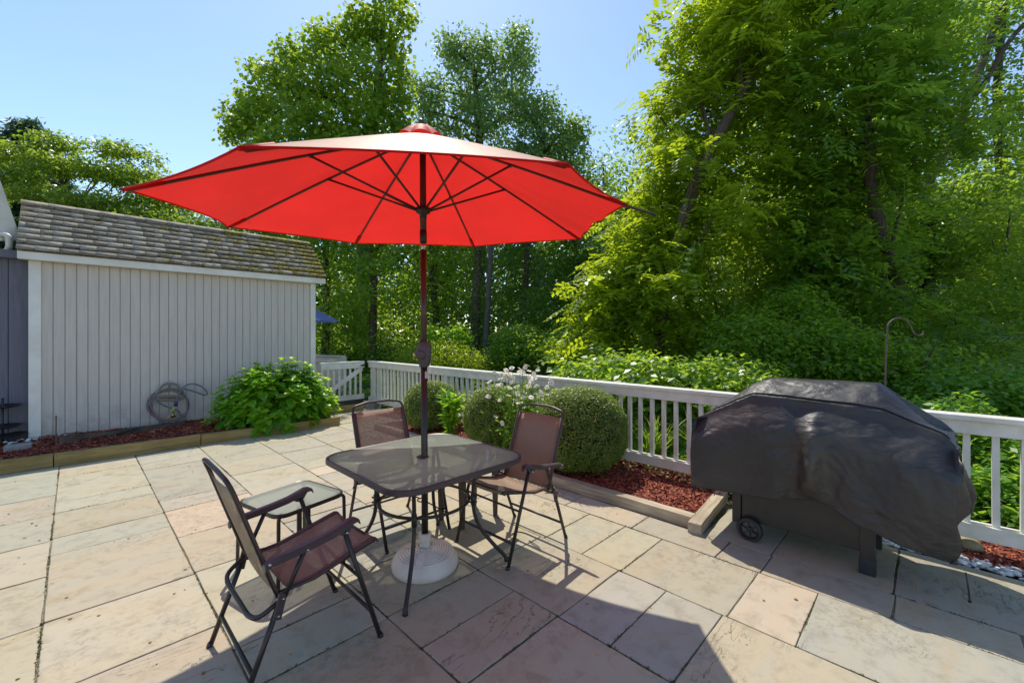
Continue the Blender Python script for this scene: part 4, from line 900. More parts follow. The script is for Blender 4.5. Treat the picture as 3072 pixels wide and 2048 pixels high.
for s in (-1, 1):
    m = M(); m.bar((s*.03, -.12, hz-.03), (s*.03, -.12, .10), .012, .028, (1, 0, 0)); m.build('upright', 'bronze_metal', st)
m = M(); m.bar((-.2, -.2, .10), (.2, .2, .10), .01, .02); m.build('cross_bar', 'bronze_metal', st)
# brown plastic stool/table under the far right of the dining table
pt = thing('plastic_stool', 'brown fluted plastic stool pushed under the table beside the right chair', 'stool', (2.255, 2.70, 0), R(2)); 
m = M(); P = []
oc = rrect(.20, .15, .03)
m.add([(x, y, .40) for x, y in oc]+[(x, y, .375) for x, y in oc], [tuple(range(len(oc))), tuple(range(len(oc), 2*len(oc)))[::-1]]+[(i, (i+1) % len(oc), len(oc)+(i+1) % len(oc), len(oc)+i) for i in range(len(oc))]); m.build('top', 'brown_plastic', pt)
for a_, b_ in ((1, 1), (-1, 1), (-1, -1), (1, -1)):
    m = M(); P = []
    for z_, hw in ((0, .022), (.1, .026), (.375, .038)):
        row = []
        for j in range(13): row.append((a_*.18+(-hw+2*hw*j/12), b_*(.128)+.004*(j % 2)*-1, z_))
        P.append(row)
    m.grid(P); m.build('leg', 'brown_plastic', pt, solid=.012)

# ------------------------------------------------------------------ grill
gr = thing('grill_cart', 'black gas grill cart with wheels under a cover', 'grill', (3.45, .60, 0))
m = M(); m.box(.015, .50, -.33, .40, .13, .42); m.build('cabinet', 'grill_metal', gr, bevel=.006)
for x, y in ((0, -.36), (.47, -.36)):
    m = M(); m.box(x, x+.055, y, y+.075, .04, .85); lg = m.build('leg', 'grill_metal', gr, bevel=.004)
    m = M(); m.box(x-.004, x+.059, y-.004, y+.079, 0, .095); m.build('leg_cap', 'black_plastic', lg, bevel=.004)
for x, y in ((0, .40), (.47, .40)):
    m = M(); m.box(x, x+.05, y-.0, y+.06, .10, .85); m.build('leg', 'grill_metal', gr, bevel=.004)
m = M(); m.box(.01, .5, -.31, .42, .42, .84); m.build('firebox', 'grill_metal', gr)
for x in (-.018, .535):
    wc = (x, .335, .083); sx_ = -1
    m = M(); m.lathe([(.062, -.020), (.080, -.020), (.0835, -.012), (.0835, .012), (.080, .020), (.062, .020)], c=wc, n=40, ax=(sx_, 0, 0), cap=False); wh = m.build('wheel', 'rubber', gr, auto=40)
    m = M()
    for i in range(60):
        a = 2*math.pi*i/60; m.bar((x-.014, wc[1]+.084*math.cos(a), .083+.084*math.sin(a)), (x+.014, wc[1]+.084*math.cos(a+.03), .083+.084*math.sin(a+.03)), .004, .003)
    m.build('tread', 'rubber', wh)
    m = M(); m.ring(wc, .058, .006, 36, 8, (1, 0, 0)); m.lathe([(.001, .016), (.018, .015), (.020, -.012)], c=wc, n=20, ax=(sx_, 0, 0))
    for i in range(6):
        a = R(60*i+20); m.bar((x-.006, wc[1]+.015*math.cos(a), .083+.015*math.sin(a)), (x-.006, wc[1]+.057*math.cos(a), .083+.057*math.sin(a)), .02, .008, (0, -math.sin(a), math.cos(a)))
    m.build('rim', 'black_plastic', wh, auto=40)
# cover: soft sheet over the cart
cv = thing('grill_cover', 'black wrinkled fabric cover draped over the grill', 'grill cover', (3.62, .56, 0))
NU, NV = 400, 130
yL, yR = .745, -.675            # local y of left (far) and right (near) ends
def fbm(x, y, z):
    s = 0; a = 1; f = 1
    for k in range(5):
        s += a*math.sin(f*(1.7*x+.6*y)+1.3*k+2.1*math.sin(f*(1.1*y-.5*z)+k*2.2)+math.sin(f*1.3*z+k)); a *= .5; f *= 1.93
    return s
xf, xb = -.30, .36
def perim(u):
    """rounded rectangle, u in 0..1 from front-left going right along the front"""
    Ly = yL-yR; Lx = xb-xf; per = 2*(Ly+Lx); s = (u % 1)*per
    if s < Ly: return xf, yL-s, (-1, 0), 'f'
    s -= Ly
    if s < Lx: return xf+s, yR, (0, -1), 'r'
    s -= Lx
    if s < Ly: return xb, yR+s, (1, 0), 'b'
    s -= Ly
    return xb-s, yL, (0, 1), 'l'
def topz(y):   # shoulder height of the box edge along the length
    return float(np.interp(y, [-.74, -.62, -.36, .0, .35, .50, .745], [.80, .93, 1.03, 1.055, 1.065, .98, .845]))
def ridz(y): return float(np.interp(y, [-.74, -.58, -.33, .28, .40, .745], [.84, 1.0, 1.185, 1.175, 1.13, .86]))
def hemz(x, y, side):
    if side in ('f', 'b'): return float(np.interp(y, [-.74, -.60, -.42, -.26, -.13, -.02, .12, .40, .745], [.25, .26, .30, .35, .40, .435, .39, .35, .345]))
    if side == 'r': return .25+.10*abs(math.sin((x-xf)*5))
    return .335
P = []
for iv in range(NV+1):
    v = iv/NV; row = []
    for iu in range(NU+1):
        u = iu/NU; x, y, nrm, side = perim(u); hz_ = hemz(x, y, side); tz = topz(y)
        if v <= .62:
            q = v/.62; z = hz_+(tz-hz_)*q; px_, py_ = x, y
            # belly out to the hem, long vertical folds
            fl = (1-q)
            out_ = .015*math.sin(math.pi*q)
            fold = 0
            if side == 'f':
                fold += .075*math.exp(-((y+.02)/.055)**2)*math.sin(math.pi*min(1, q*1.12)**.8)*(1 if q < .9 else .6)
                fold -= .055*math.exp(-((y-.10+.05*q)/.07)**2)*fl**.6
                fold += .035*math.exp(-((y+.22)/.10)**2)*fl
                fold += .025*math.exp(-((y+.50)/.14)**2)*math.sin(math.pi*q)+.015*fl*max(0, -y-.25)
                fold += .02*math.sin(y*11+q*2)*fl
            elif side == 'r':
                w_ = (x-xf)/(xb-xf); fold += .085*math.sin(math.pi*w_)*math.sin(math.pi*min(1, q*1.3))-.07*fl*math.exp(-((w_-.35)/.2)**2)
                fold += .03*math.sin(w_*19+q*9)*(.3+fl)
            else: fold += .02*math.sin(y*9)*fl
            px_ += nrm[0]*(out_+fold); py_ += nrm[1]*(out_+fold)
            if side == 'r': py_ += .03*(1-q)
        else:
            q = (v-.62)/.38; xc = (xf+xb)/2; hwx = (xb-xf)/2; yc = 0
            # shrink rectangle towards the ridge line
            k_ = 1-q; xf2 = xf+.085; xcc = x if x > xf+1e-6 else xf2; xs = xc+((xcc if side != 'r' else max(x, xf+.085*min(1, (xb-x)/(xb-xf)*1.0))) -xc)*k_; lim = .31; ys = y*k_+np.clip(y, -.33, .30)*(1-k_)
            ez = topz(ys); rz_ = ridz(ys); z = ez+(rz_-ez)*(1-k_**1.6) if side in ('f', 'b') else topz(y)+(ridz(ys)-topz(y))*(1-k_**1.3)
            px_, py_ = xs, ys
        if side == 'f' and v <= .62 and q > .66: sm_ = (q-.66)/.34; px_ += .085*sm_*sm_*(3-2*sm_)
        wr = .0032*fbm(px_*6, py_*5, z*6)+.0012*fbm(px_*17+3, py_*13, z*15)
        if side == 'f' and v < .62: px_ -= wr*1.2
        elif side == 'r' and v < .62: py_ -= wr*1.6
        else: z += wr*.8; px_ -= wr*.4
        row.append((px_, py_, z))
    row[-1] = row[0]
    P.append(row)
Pq = np.array(P); U2 = np.arange(NV+1)/NV
ctr = np.array([.03, .0, .7])
for k_ in range(150):
    top_ = k_ % 3 == 0
    if top_: c_ = np.array([rng.uniform(-.3, .2), rng.uniform(-.6, .65), rng.uniform(.98, 1.18)]); d_ = unit(np.array([rng.normal()*.8, rng.normal(), rng.normal()*.2]))
    else:
        c_ = np.array([-.32, rng.uniform(-.68, .72), rng.uniform(.40, 1.0)]); a_ = (R(rng.normal(0, 24)) if c_[2] > .82 else R(rng.normal(62 if c_[1] < 0 else 115, 30))); d_ = np.array([0, math.cos(a_), math.sin(a_)])
    L_ = rng.uniform(.05, .20)*(1.0 if c_[2] > .8 else 1.5); wd_ = rng.uniform(.006, .014)*(1 if c_[2] > .8 else 1.7); am = rng.uniform(.0018, .0045)*rng.choice([-1, 1])*(1 if c_[2] > .8 else 1.1)
    q_ = Pq-c_; al = q_@d_; pr = q_-al[..., None]*d_; 
    if not top_: pr[..., 0] *= .2
    ds = np.linalg.norm(pr, axis=-1); w2 = np.exp(-(ds/wd_)**2)*np.exp(-(al/L_)**4)*am
    Pq[..., 0] -= w2*(.3 if top_ else 1); Pq[..., 2] += w2*(1 if top_ else .35)
P = Pq
m = M(); m.grid(P); sh = m.build('sheet', 'grill_cover', cv, smooth=True)
bm = bmesh.new(); bm.from_mesh(sh.data); bmesh.ops.remove_doubles(bm, verts=bm.verts, dist=.0006); bm.to_mesh(sh.data); bm.free()
sm = sh.modifiers.new('soft', 'SMOOTH'); sm.factor = .5; sm.iterations = 1
Pn = np.array(P)
m = M(); i_ = int(NV*.66); m.tube([Pn[i_, j]+np.array([-.003, 0, .004]) for j in range(int(NU*.02), int(NU*.46))], .0045, 6); m.build('seam', 'black_plastic', cv, smooth=True)
m = M(); m.tube([Pn[0, j]+np.array([0, 0, .002]) for j in range(0, NU+1)], .0035, 5); m.build('hem', 'black_plastic', cv, smooth=True)
for (py_, zz) in ((-.70, .20), (.745, .36)):
    m = M(); m.tube(smoothpath([(xf+.03, py_, zz+.02), (xf+.02, py_-.01, zz-.06), (xf+.025, py_-.015, zz-.13)], 4), [.004]*8+[.009], 6); m.build('drawstring', 'black_plastic', cv, smooth=True)
# shepherd hook
hk = atx(2656, 1165, 4.95); m = M(); bx_, by_ = hk[0], hk[1]
ph = lambda px, py: atd(px, py, float(np.dot(hk-C0, FW)))-np.array([bx_, by_, 0])
hpz = [ph(2656, 1165)*np.array([1, 1, 0])+np.array([0, 0, -.1]), ph(2656, 1165), ph(2662, 1000)]+[ph(*p) for p in ((2666, 972), (2682, 957), (2700, 954), (2718, 960), (2730, 975), (2741, 997), (2755, 1006), (2768, 1002), (2770, 992))]
m.tube(smoothpath(hpz, 5), .0065, 8); o = m.build('shepherd_hook', 'rust_metal', smooth=True); o.location = (bx_, by_, 0); tag(o, 'rusty shepherd hook pole standing beyond the fence behind the grill', 'plant hook')
# blue umbrella behind the shed
tip = np.array([4.80, 10.90, 1.83]); bc = tip+np.array([-1.25, .75, 0]); bu = thing('garden_umbrella', 'pale blue umbrella tip showing behind the shed', 'umbrella', (bc[0], bc[1], 0))
vd_ = tip-bc; a0_ = math.atan2(vd_[1], vd_[0]); r0_ = np.linalg.norm(vd_[:2]); rv = [np.array([r0_*math.cos(a0_+k*math.pi/4), r0_*math.sin(a0_+k*math.pi/4), 1.83]) for k in range(8)]; ap = np.array([0, 0, 2.62])
m = M()
for i in range(8): m.add([ap, rv[i], rv[(i+1) % 8]], [(0, 1, 2)])
cn = m.build('canopy', 'canopy_blue', bu)
m = M(); m.tube([(0, 0, -.1), (0, 0, 2.65)], .02); m.build('pole', 'white_paint', bu, smooth=True)
m = M()
for i in range(8):
    m.tube([ap-np.array([0, 0, .02]), rv[i]-np.array([0, 0, .01])], .006, 6)
m.build('ribs', 'white_paint', bu)

Vv, Fq, m_ = leaves(MOSS, .010, .4, .5, .5); tag(raw_mesh('joint_moss', Vv, Fq, 'leaf_moss', None, np.clip(.5+rng.normal(size=m_)*.25, 0, 1)), 'moss and tiny weeds growing in the patio joints', 'moss', kind='stuff')
# ================================================================== PLANTS NEAR
def hydrangea():
    t = thing('hydrangea_bush', 'bright green large-leaved hydrangea in the bed against the shed', 'bush', (0, 0, 0)); c0 = np.array([2.30, 7.52, .10])
    ms = M(); Vs, Fs, Rs = [], [], []; n0 = 0
    NSH = 240
    for i in range(NSH):
        a = rng.uniform(0, 2*math.pi); el = math.asin(rng.uniform(.02, 1)); R_ = np.array([.98, .62, 1.02])*(rng.uniform(.86, 1.0))
        tip = c0+np.array([math.cos(a)*math.cos(el), math.sin(a)*math.cos(el), math.sin(el)])*R_
        if i % 3 == 0: tip = c0+(tip-c0)*rng.uniform(.5, .8)
        st_ = c0+np.array([math.cos(a)*.2, math.sin(a)*.15, -.02]); mid = (st_+tip)/2+np.array([0, 0, .08]); ms.tube(smoothpath([st_, mid, tip], 3), .005, 5, cap=False)
        ax_ = unit(tip-mid)*.5+np.array([0, 0, .7]); ax_ /= np.linalg.norm(ax_)
        for k in range(5):            # opposite pairs down the stem
            pc = tip-(tip-mid)*(k*.16); L_ = [.075, .13, .185, .20, .20][k]*rng.uniform(.8, 1.2); az0 = rng.uniform(0, 6.28)
            for q in range(4 if k < 2 else 2):
                az = az0+q*(math.pi/2 if k < 2 else math.pi); s1 = unit(np.cross(ax_, (math.cos(az), math.sin(az), .1))); d = unit(s1+ax_*[.9, .35, .0, -.2, -.35][k]); w_ = np.cross(d, ax_); w_ /= np.linalg.norm(w_); nn = np.cross(w_, d)
                rr_ = []
                for (u, hw, dz) in ((0, .0, 0), (.25, .26, .02), (.5, .33, 0), (.78, .20, -.07), (1, 0, -.17)):
                    b = pc+d*L_*(u+.12)+nn*L_*dz; rr_.append((b-w_*hw*L_+nn*L_*.05*(hw > 0), b, b+w_*hw*L_+nn*L_*.05*(hw > 0)))
                v = np.array(rr_).reshape(-1, 3); f = [(j*3+e, j*3+e+1, (j+1)*3+e+1, (j+1)*3+e) for j in range(4) for e in (0, 1)]
                Vs.append(v); Fs.append(np.array(f)+n0); n0 += 15; Rs.append(np.full(8, np.clip([.95, .8, .5, .35, .25][k]+rng.normal()*.12, 0, 1)))
    raw_mesh('foliage', np.concatenate(Vs), np.concatenate(Fs), 'leaf_hydrangea', t, np.concatenate(Rs), smooth=True)
    ms.build('stems', 'stem_green', t, smooth=True)
hydrangea()
def boxwood(c, r, h, label):
    t = thing('boxwood_ball', label, 'bush', tuple(c), 0, 'clipped round boxwoods in the bed')
    n = int(30000*r*r/.16); u = unit(rng.normal(size=(n, 3))); u[:, 2] = np.where(u[:, 2] < -.75, -u[:, 2], u[:, 2])
    sup = np.sign(u)*np.abs(u)**np.array([.92, .92, .85]); lump = 1+.03*np.sin(u[:, 0]*7+c[1])*np.sin(u[:, 1]*6+2)*np.cos(u[:, 2]*5)
    d = rng.beta(6, 1.3, n)*.13+.90; P = sup*lump[:, None]*d[:, None]*np.array([r, r, h/2])+np.array([0, 0, h/2])
    P = (P-np.array([0, 0, h/2]))*(1+(rng.random(n) < .06)[:, None]*rng.uniform(0, .09, (n, 1)))+np.array([0, 0, h/2]); P = P[P[:, 2] > .0]; n = len(P); uo = unit(P-np.array([0, 0, h/2]))
    Vv, Fq, m_ = leaves(P, .019, .15, .62, .35, outv=uo, ow=.9)
    g = .45+.25*np.sin(P[:, 0]*31)*np.sin(P[:, 1]*27+P[:, 2]*23)+rng.normal(size=n)*.2
    raw_mesh('foliage', Vv, Fq, 'leaf_box', t, np.clip(g, 0, 1))
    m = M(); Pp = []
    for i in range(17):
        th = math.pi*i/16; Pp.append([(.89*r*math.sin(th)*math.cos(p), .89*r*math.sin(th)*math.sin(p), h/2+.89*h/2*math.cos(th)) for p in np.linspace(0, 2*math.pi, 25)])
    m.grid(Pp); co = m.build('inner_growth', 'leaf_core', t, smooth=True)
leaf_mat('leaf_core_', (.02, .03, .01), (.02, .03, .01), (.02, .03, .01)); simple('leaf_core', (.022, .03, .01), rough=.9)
boxwood((3.80, 5.42, .05), .385, .72, 'smallest clipped boxwood ball, farthest from the camera, behind the umbrella pole')
boxwood((3.80, 3.98, .05), .40, .76, 'middle clipped boxwood ball, half behind the white daisies')
boxwood((3.80, 2.69, .04), .47, .87, 'largest clipped boxwood ball, right behind the right chair')

# daisies
da = thing('daisy_clump', 'clump of tall white daisies leaning over between two boxwoods', 'flowers', (3.66, 3.42, .06))
fm = M(); NP = 15
for i in range(NP):
    a = 2*math.pi*i/NP; ca, sa = math.cos(a), math.sin(a); w_ = .008
    fm.add([(.005*ca, .005*sa, 0), (.018*ca-w_*sa, .018*sa+w_*ca, .001), (.033*ca, .033*sa, -.003), (.018*ca+w_*sa, .018*sa-w_*ca, .001)], [(0, 1, 2, 3)])
hm = M(); hm.lathe([(.008, -.001), (.0075, .003), (.004, .0055), (.0005, .006)], n=10)
smm = M(); Pl = []; fl0 = None; NF = 92
for i in range(NF):
    q = atd(rng.uniform(1425, 1668), 0, 1); a = rng.uniform(0, 6.28); rr = math.sqrt(rng.random())
    tx = (rng.normal()*.13+.02); ty = rng.normal()*.20+.02; hgt = rng.uniform(.66, 1.10)-abs(ty)*.3
    if i < 9: ty += rng.uniform(.15, .3); hgt = rng.uniform(.45, .7); tx -= .1
    tip = np.array([tx*1.15, ty*1.15, hgt]); b = np.array([tx*.35+rng.normal()*.03, ty*.35+rng.normal()*.03, 0]); md = (b+tip)/2+np.array([rng.normal()*.02, rng.normal()*.02, .05])
    path = smoothpath([b, md, tip], 4); smm.tube(path, .0022, 4, cap=False)
    for p in path[1:-2]: Pl += [p+rng.normal(size=3)*.012 for _ in range(7)]
    if fl0 is None:
        fl0 = fm.build('flower', 'petal_white', da); hh_ = hm.build('flower_centre', 'daisy_yellow', fl0, smooth=True); f_ = fl0
    else:
        f_ = fl0.copy(); col.objects.link(f_); f_.parent = da; h2 = hh_.copy(); col.objects.link(h2); h2.parent = f_
    f_.location = tip; f_.rotation_euler = (rng.normal()*.35+.25, rng.normal()*.35-.35, rng.uniform(0, .8)); s = rng.uniform(1.0, 1.35); f_.scale = (s, s, s)
smm.build('stems', 'stem_green', da)
Pl = np.array(Pl); Vv, Fq, m_ = leaves(Pl, .055, .6, .28, .4, fold=.2); raw_mesh('leaves', Vv, Fq, 'leaf_ground', da, np.clip(.5+rng.normal(size=m_)*.2, 0, 1))
Pl = rng.normal(size=(2600, 3))*np.array([.12, .15, .17])+np.array([0, 0, .22]); Pl = Pl[Pl[:, 2] > 0]; Vv, Fq, m_ = leaves(Pl, .06, .5, .3, .4); raw_mesh('basal_leaves', Vv, Fq, 'leaf_ground', da, np.clip(.35+rng.normal(size=m_)*.2, 0, 1))
def stem_plant(name, label, cat, loc, h, ns, lsz, mat, spread=.3, asp=.3, per=7, group=None, whorl=False):
    t = thing(name, label, cat, tuple(loc), 0, group); ms = M(); Pl = []
    for i in range(ns):
        a = rng.uniform(0, 6.28); r_ = spread*rng.uniform(.2, 1); tip = np.array([math.cos(a)*r_, math.sin(a)*r_, h*rng.uniform(.7, 1)]); pp = smoothpath([np.array([math.cos(a)*.02, math.sin(a)*.02, -.05]), tip*np.array([.3, .3, .55]), tip], 4)
        ms.tube(pp, .004, 5, cap=False)
        for p in pp[2:]: Pl += [p+rng.normal(size=3)*.01 for _ in range(per)]
    ms.build('stems', 'stem_green', t); Pl = np.array(Pl); Vv, Fq, m_ = leaves(Pl, lsz, .7, asp, .35, fold=.1); raw_mesh('leaves', Vv, Fq, mat, t, np.clip(.6+rng.normal(size=m_)*.2, 0, 1)); return t
stem_plant('peony_plant', 'young upright leafy plant between the two far boxwoods', 'plant', (3.62, 4.72, .06), .62, 7, .15, 'leaf_hydrangea', .2, .3, 5)
# grass-like daylilies and ground cover beyond the fence
def blades(name, label, c, n, h, parent=None):
    Vs, Fs = [], []; a = rng.uniform(0, 6.28, n); ln = h*rng.uniform(.6, 1.1, n); lean = rng.uniform(.15, .75, n); V_ = []
    b0 = np.array(c)+np.stack([rng.normal(size=n)*.05, rng.normal(size=n)*.05, np.zeros(n)], 1); d = np.stack([np.cos(a), np.sin(a), np.zeros(n)], 1); sd_ = np.stack([-np.sin(a), np.cos(a), np.zeros(n)], 1)
    K = 6; rows = []
    for k in range(K+1):
        u = k/K; p = b0+d*(ln*lean*u**1.7)[:, None]+np.array([0, 0, 1.])*(ln*(u-.42*lean*u**3))[:, None]; w_ = (.011*(1-u**2.2)+.0008); rows.append(np.stack([p-sd_*w_, p+sd_*w_], 1))
    V_ = np.stack(rows, 1).reshape(-1, 3); idx = np.arange(n)[:, None, None]*((K+1)*2); q = np.array([[2*k, 2*k+1, 2*k+3, 2*k+2] for k in range(K)])[None]; Fq = (idx+q).reshape(-1, 4)
    o = raw_mesh(name, V_, Fq, 'leaf_blade', parent, np.repeat(np.clip(.5+rng.normal(size=n)*.25, 0, 1), K)); return o
for i, (x, y, s) in enumerate(((4.85, 3.0, .8), (4.8, 2.35, .75), (4.9, 1.75, .8), (4.75, 1.3, .7), (4.95, 3.7, .8))):
    lb = ['arching daylily leaves behind the fence right of the largest boxwood', 'arching daylily clump behind the fence, second from the largest boxwood', 'arching daylily clump behind the fence, third from the largest boxwood', 'arching daylily clump behind the fence nearest the grill cover', 'arching daylily leaves behind the fence above the daisies'][i]
    tag(blades('daylily_clump', lb, (x, y, -.12), 110, s), lb, 'plant', 'daylilies beyond the fence')
def cover_patch(name, label, x0, x1, y0, y1, z0, hgt, n, size, mat, asp=.55):
    X = rng.uniform(x0, x1, n); Y = rng.uniform(y0, y1, n); hm_ = hgt*(.55+.3*np.sin(X*2.3+Y)+.25*np.sin(Y*3.1-X*1.7)+.2*np.sin(X*7)*np.sin(Y*6)); Z = z0+np.maximum(.05, hm_)*rng.uniform(.35, 1, n)**.5
    Vv, Fq, m_ = leaves(np.stack([X, Y, Z], 1), size, .9, asp, .4, fold=.1); o = raw_mesh(name, Vv, Fq, mat, None, np.clip(.5+.2*np.sin(X*4)*np.sin(Y*5)+rng.normal(size=n)*.2, 0, 1)); return tag(o, label, 'ground cover', kind='stuff')
cover_patch('ground_cover', 'low leafy ground cover just beyond the fence', 4.5, 6.2, -.2, 6.5, -.12, .32, 26000, .06, 'leaf_ground')
cover_patch('ground_cover', 'leafy undergrowth along the right part of the fence', 4.9, 6.6, -4.0, 1.6, -.12, .85, 30000, .075, 'leaf_ground')
cover_patch('lawn_weeds', 'green weedy ground running back under the trees', 4.5, 24, 6.5, 26, -.12, .35, 45000, .16, 'leaf_broad')
cover_patch('lawn_weeds', 'green weedy ground running to the right under the trees', 6.2, 22, -8, 7, -.12, .35, 40000, .15, 'leaf_broad')

# ================================================================== SHRUBS
def shrub(name, label, blobs, mat, size, group='shrubs beyond the fence', cat='shrub', **k):
    t = thing(name, label, cat, (0, 0, 0), 0, group); m = M()
    for b in blobs:
        c = np.array(b[0]); 
        for _ in range(3):
            e = c+rng.normal(size=3)*np.array(b[1])*.5; g0 = np.array([c[0]+rng.normal()*.1, c[1]+rng.normal()*.1, -.12]); m.tube(smoothpath([g0, (g0+e)/2+rng.normal(size=3)*.06, e], 3), [.014]*6+[.005], 5)
    m.build('stems', 'bark', t); k.setdefault('per', 9); crown('foliage', t, blobs, mat, size, **k); return t
shrub('broadleaf_shrub', 'broad leaved shrub just over the fence above the largest boxwood', [B(1780, 1150, 6.6, .6, 2000, .36), B(1900, 1140, 6.4, .7, 2400, .36), B(1850, 1175, 6.0, .5, 1500, .28)], 'leaf_broad', .105, up=.8)
shrub('broadleaf_shrub', 'low broad leaved shrub over the fence left of the grill cover', [B(2050, 1160, 6.2, .6, 2000, .36), B(2200, 1150, 6.2, .65, 2200, .38), B(2120, 1185, 5.9, .5, 1400, .26)], 'leaf_broad', .095, up=.85)
shrub('shining_shrub', 'glossy shrub catching sun above the grill cover', [B(2250, 1040, 7.4, .8, 3000, .6), B(2450, 1060, 7.2, .85, 3400, .6), B(2380, 960, 7.8, .7, 2400, .6)], 'leaf_broad', .085, up=.7)
shrub('shining_shrub', 'glossy shrub behind the rusty shepherd hook', [B(2600, 1090, 7.0, .8, 3000, .55), B(2760, 1120, 6.8, .8, 2800, .5)], 'leaf_broad', .085, up=.7)
shrub('weedy_shrub', 'leafy weeds over the fence at the right edge', [B(2880, 1190, 5.8, .6, 2400, .38), B(3050, 1200, 5.6, .6, 2400, .4), B(3180, 1180, 5.6, .6, 1500, .4)], 'leaf_ground', .085, up=.8)
shrub('pale_shrub', 'pale small leaved bush at the right under the tall trees', [B(2960, 960, 8.2, 1.0, 5200, .8), B(3080, 840, 8.4, .8, 3200, .8), B(2860, 1020, 8.0, .7, 2400, .6)], 'leaf_maple', .07, per=12)
shrub('young_locust', 'feathery young locust growth low at the right', [B(2870, 1050, 7.4, .8, 420, .45), B(2760, 1010, 7.8, .6, 300, .4)], 'leaf_locust_deep', .3, kind='frond', per=5)
shrub('garden_bush', 'feathery yellow green juniper bush behind the fence at the crank box', [B(1250, 1075, 12.5, .75, 2200, .35), B(1330, 1070, 12.2, .75, 2400, .42), B(1400, 1082, 12, .5, 1400, .3)], 'leaf_locust', .10, asp=.2, up=.4)
shrub('flowering_bush', 'tall pale leaved bush behind the juniper', [B(1310, 1030, 13.0, .35, 900, .5), B(1375, 1025, 13.0, .3, 900, .55), B(1340, 1060, 13.0, .5, 900, .35)], 'leaf_hydrangea', .10)
shrub('bramble_mound', 'rounded green mound of vines against the dark wood', [B(1560, 1040, 13.5, .85, 4200, .75), B(1650, 1060, 13, .9, 4200, .6), B(1500, 1085, 13.2, .6, 2000, .4), B(1720, 1020, 13.6, .9, 3200, .8)], 'leaf_broad', .10, per=12)
shrub('bramble_mound', 'low dark green growth in front of the wood left of the bush', [B(1010, 1080, 17, .9, 1700, .35), B(1110, 1078, 17, .9, 1700, .35), B(1180, 1070, 16.5, .8, 1500, .5), B(1460, 1080, 16, .7, 1200, .5)], 'leaf_dark', .13)

# ================================================================== TREES
GTREE = 'trees beyond the fence'
def vine_column(name, label, px, d, w_px, y0, y1, mat, size, n, bark='bark', r=.2, lean=0, kind='leaf', shell=.3, extra=(), **k):
    """a trunk swathed in leafy vines, seen between photo rows y0 (top) and y1"""
    base = atd(px, HY+1.6*F/d, d); base[2] = -.12; zt = atd(px, y0, d)[2]
    tp = [base]+[np.array([*(base[:2]+RT[:2]*lean*u+rng.normal(size=2)*.08), -.12+(zt+.12)*u]) for u in (.25, .5, .75, 1)]
    wr = w_px*d/F/2; bl = []
    ys = np.arange(y1, y0, -w_px*.42)
    for y in ys:
        u = (y1-y)/max(1, (y1-y0)); c = atd(px+rng.normal()*w_px*.13+lean*u*F/d, y, d+rng.normal()*wr*.25); bl.append((c, (wr*rng.uniform(.75, 1.15), wr*rng.uniform(.75, 1.1), w_px*.36*d/F), int(n/len(ys))))
    bl += list(extra)
    return tree(name, label, 'tree', base, tp, [r, r*.85, r*.7, r*.5, r*.25], bl, mat, size, bark, GTREE, r*.3, kind=kind, shell=shell, **k)
# --- big locusts on the right
def P3(*a): return [atd(*p) for p in a]
def rooted(px, py, d): p = atd(px, py, d); p[2] = -.12; return p
def many(spec): return [B(*s) for s in spec]
tree('locust_tree', 'tall bright locust with a leaning trunk nearest the red umbrella', 'tree', None,
     [rooted(1960, 1150, 9.0)]+P3((1985, 950, 8.9), (2030, 735, 8.6), (2085, 560, 8.5), (2165, 390, 8.5), (2260, 200, 8.9), (2330, -40, 9.9), (2400, -350, 10)), [.13, .125, .115, .11, .10, .09, .07, .05],
     many([(2230, -60, 9.4, 1.2, 330), (2280, 20, 9.2, 1.2, 330, .8), (2190, 130, 9.2, .9, 300, .7), (2330, 190, 9.0, 1.1, 300, .6), (2070, 90, 9.6, .4, 90, .4), (2060, 300, 9.5, .6, 190, .5), (2170, 330, 9.3, .9, 260, .6),
           (2020, 440, 9.6, .5, 140, .4), (1990, 560, 9.6, .4, 120, .35), (2080, 520, 9.2, .8, 240, .6), (2260, 480, 9.0, .8, 190, .5), (1900, 690, 9.5, .55, 200, .5), (1960, 780, 9.2, .7, 260, .6), (2120, 700, 9.0, .7, 200, .6),
           (1870, 830, 9.2, .6, 240, .5), (1800, 900, 9.2, .45, 160, .35), (1950, 930, 8.8, .7, 260, .5), (1790, 1010, 8.8, .45, 180, .35), (1760, 1090, 8.6, .4, 150, .3), (2330, -260, 9.6, 1.4, 260), (2100, 470, 8.2, .3, 45, .25), (2150, 620, 8.1, .35, 55, .3), (2010, 860, 8.1, .4, 80, .3), (2060, 760, 8.2, .25, 30, .2), (1965, 310, 9.7, .25, 34, .2), (1990, 140, 9.7, .18, 18, .2)]),
     'leaf_locust', .38, kind='frond', per=6, tw=.28, group=GTREE, shell=.35, limb=.035, dens=1.0, leaflet=.38)
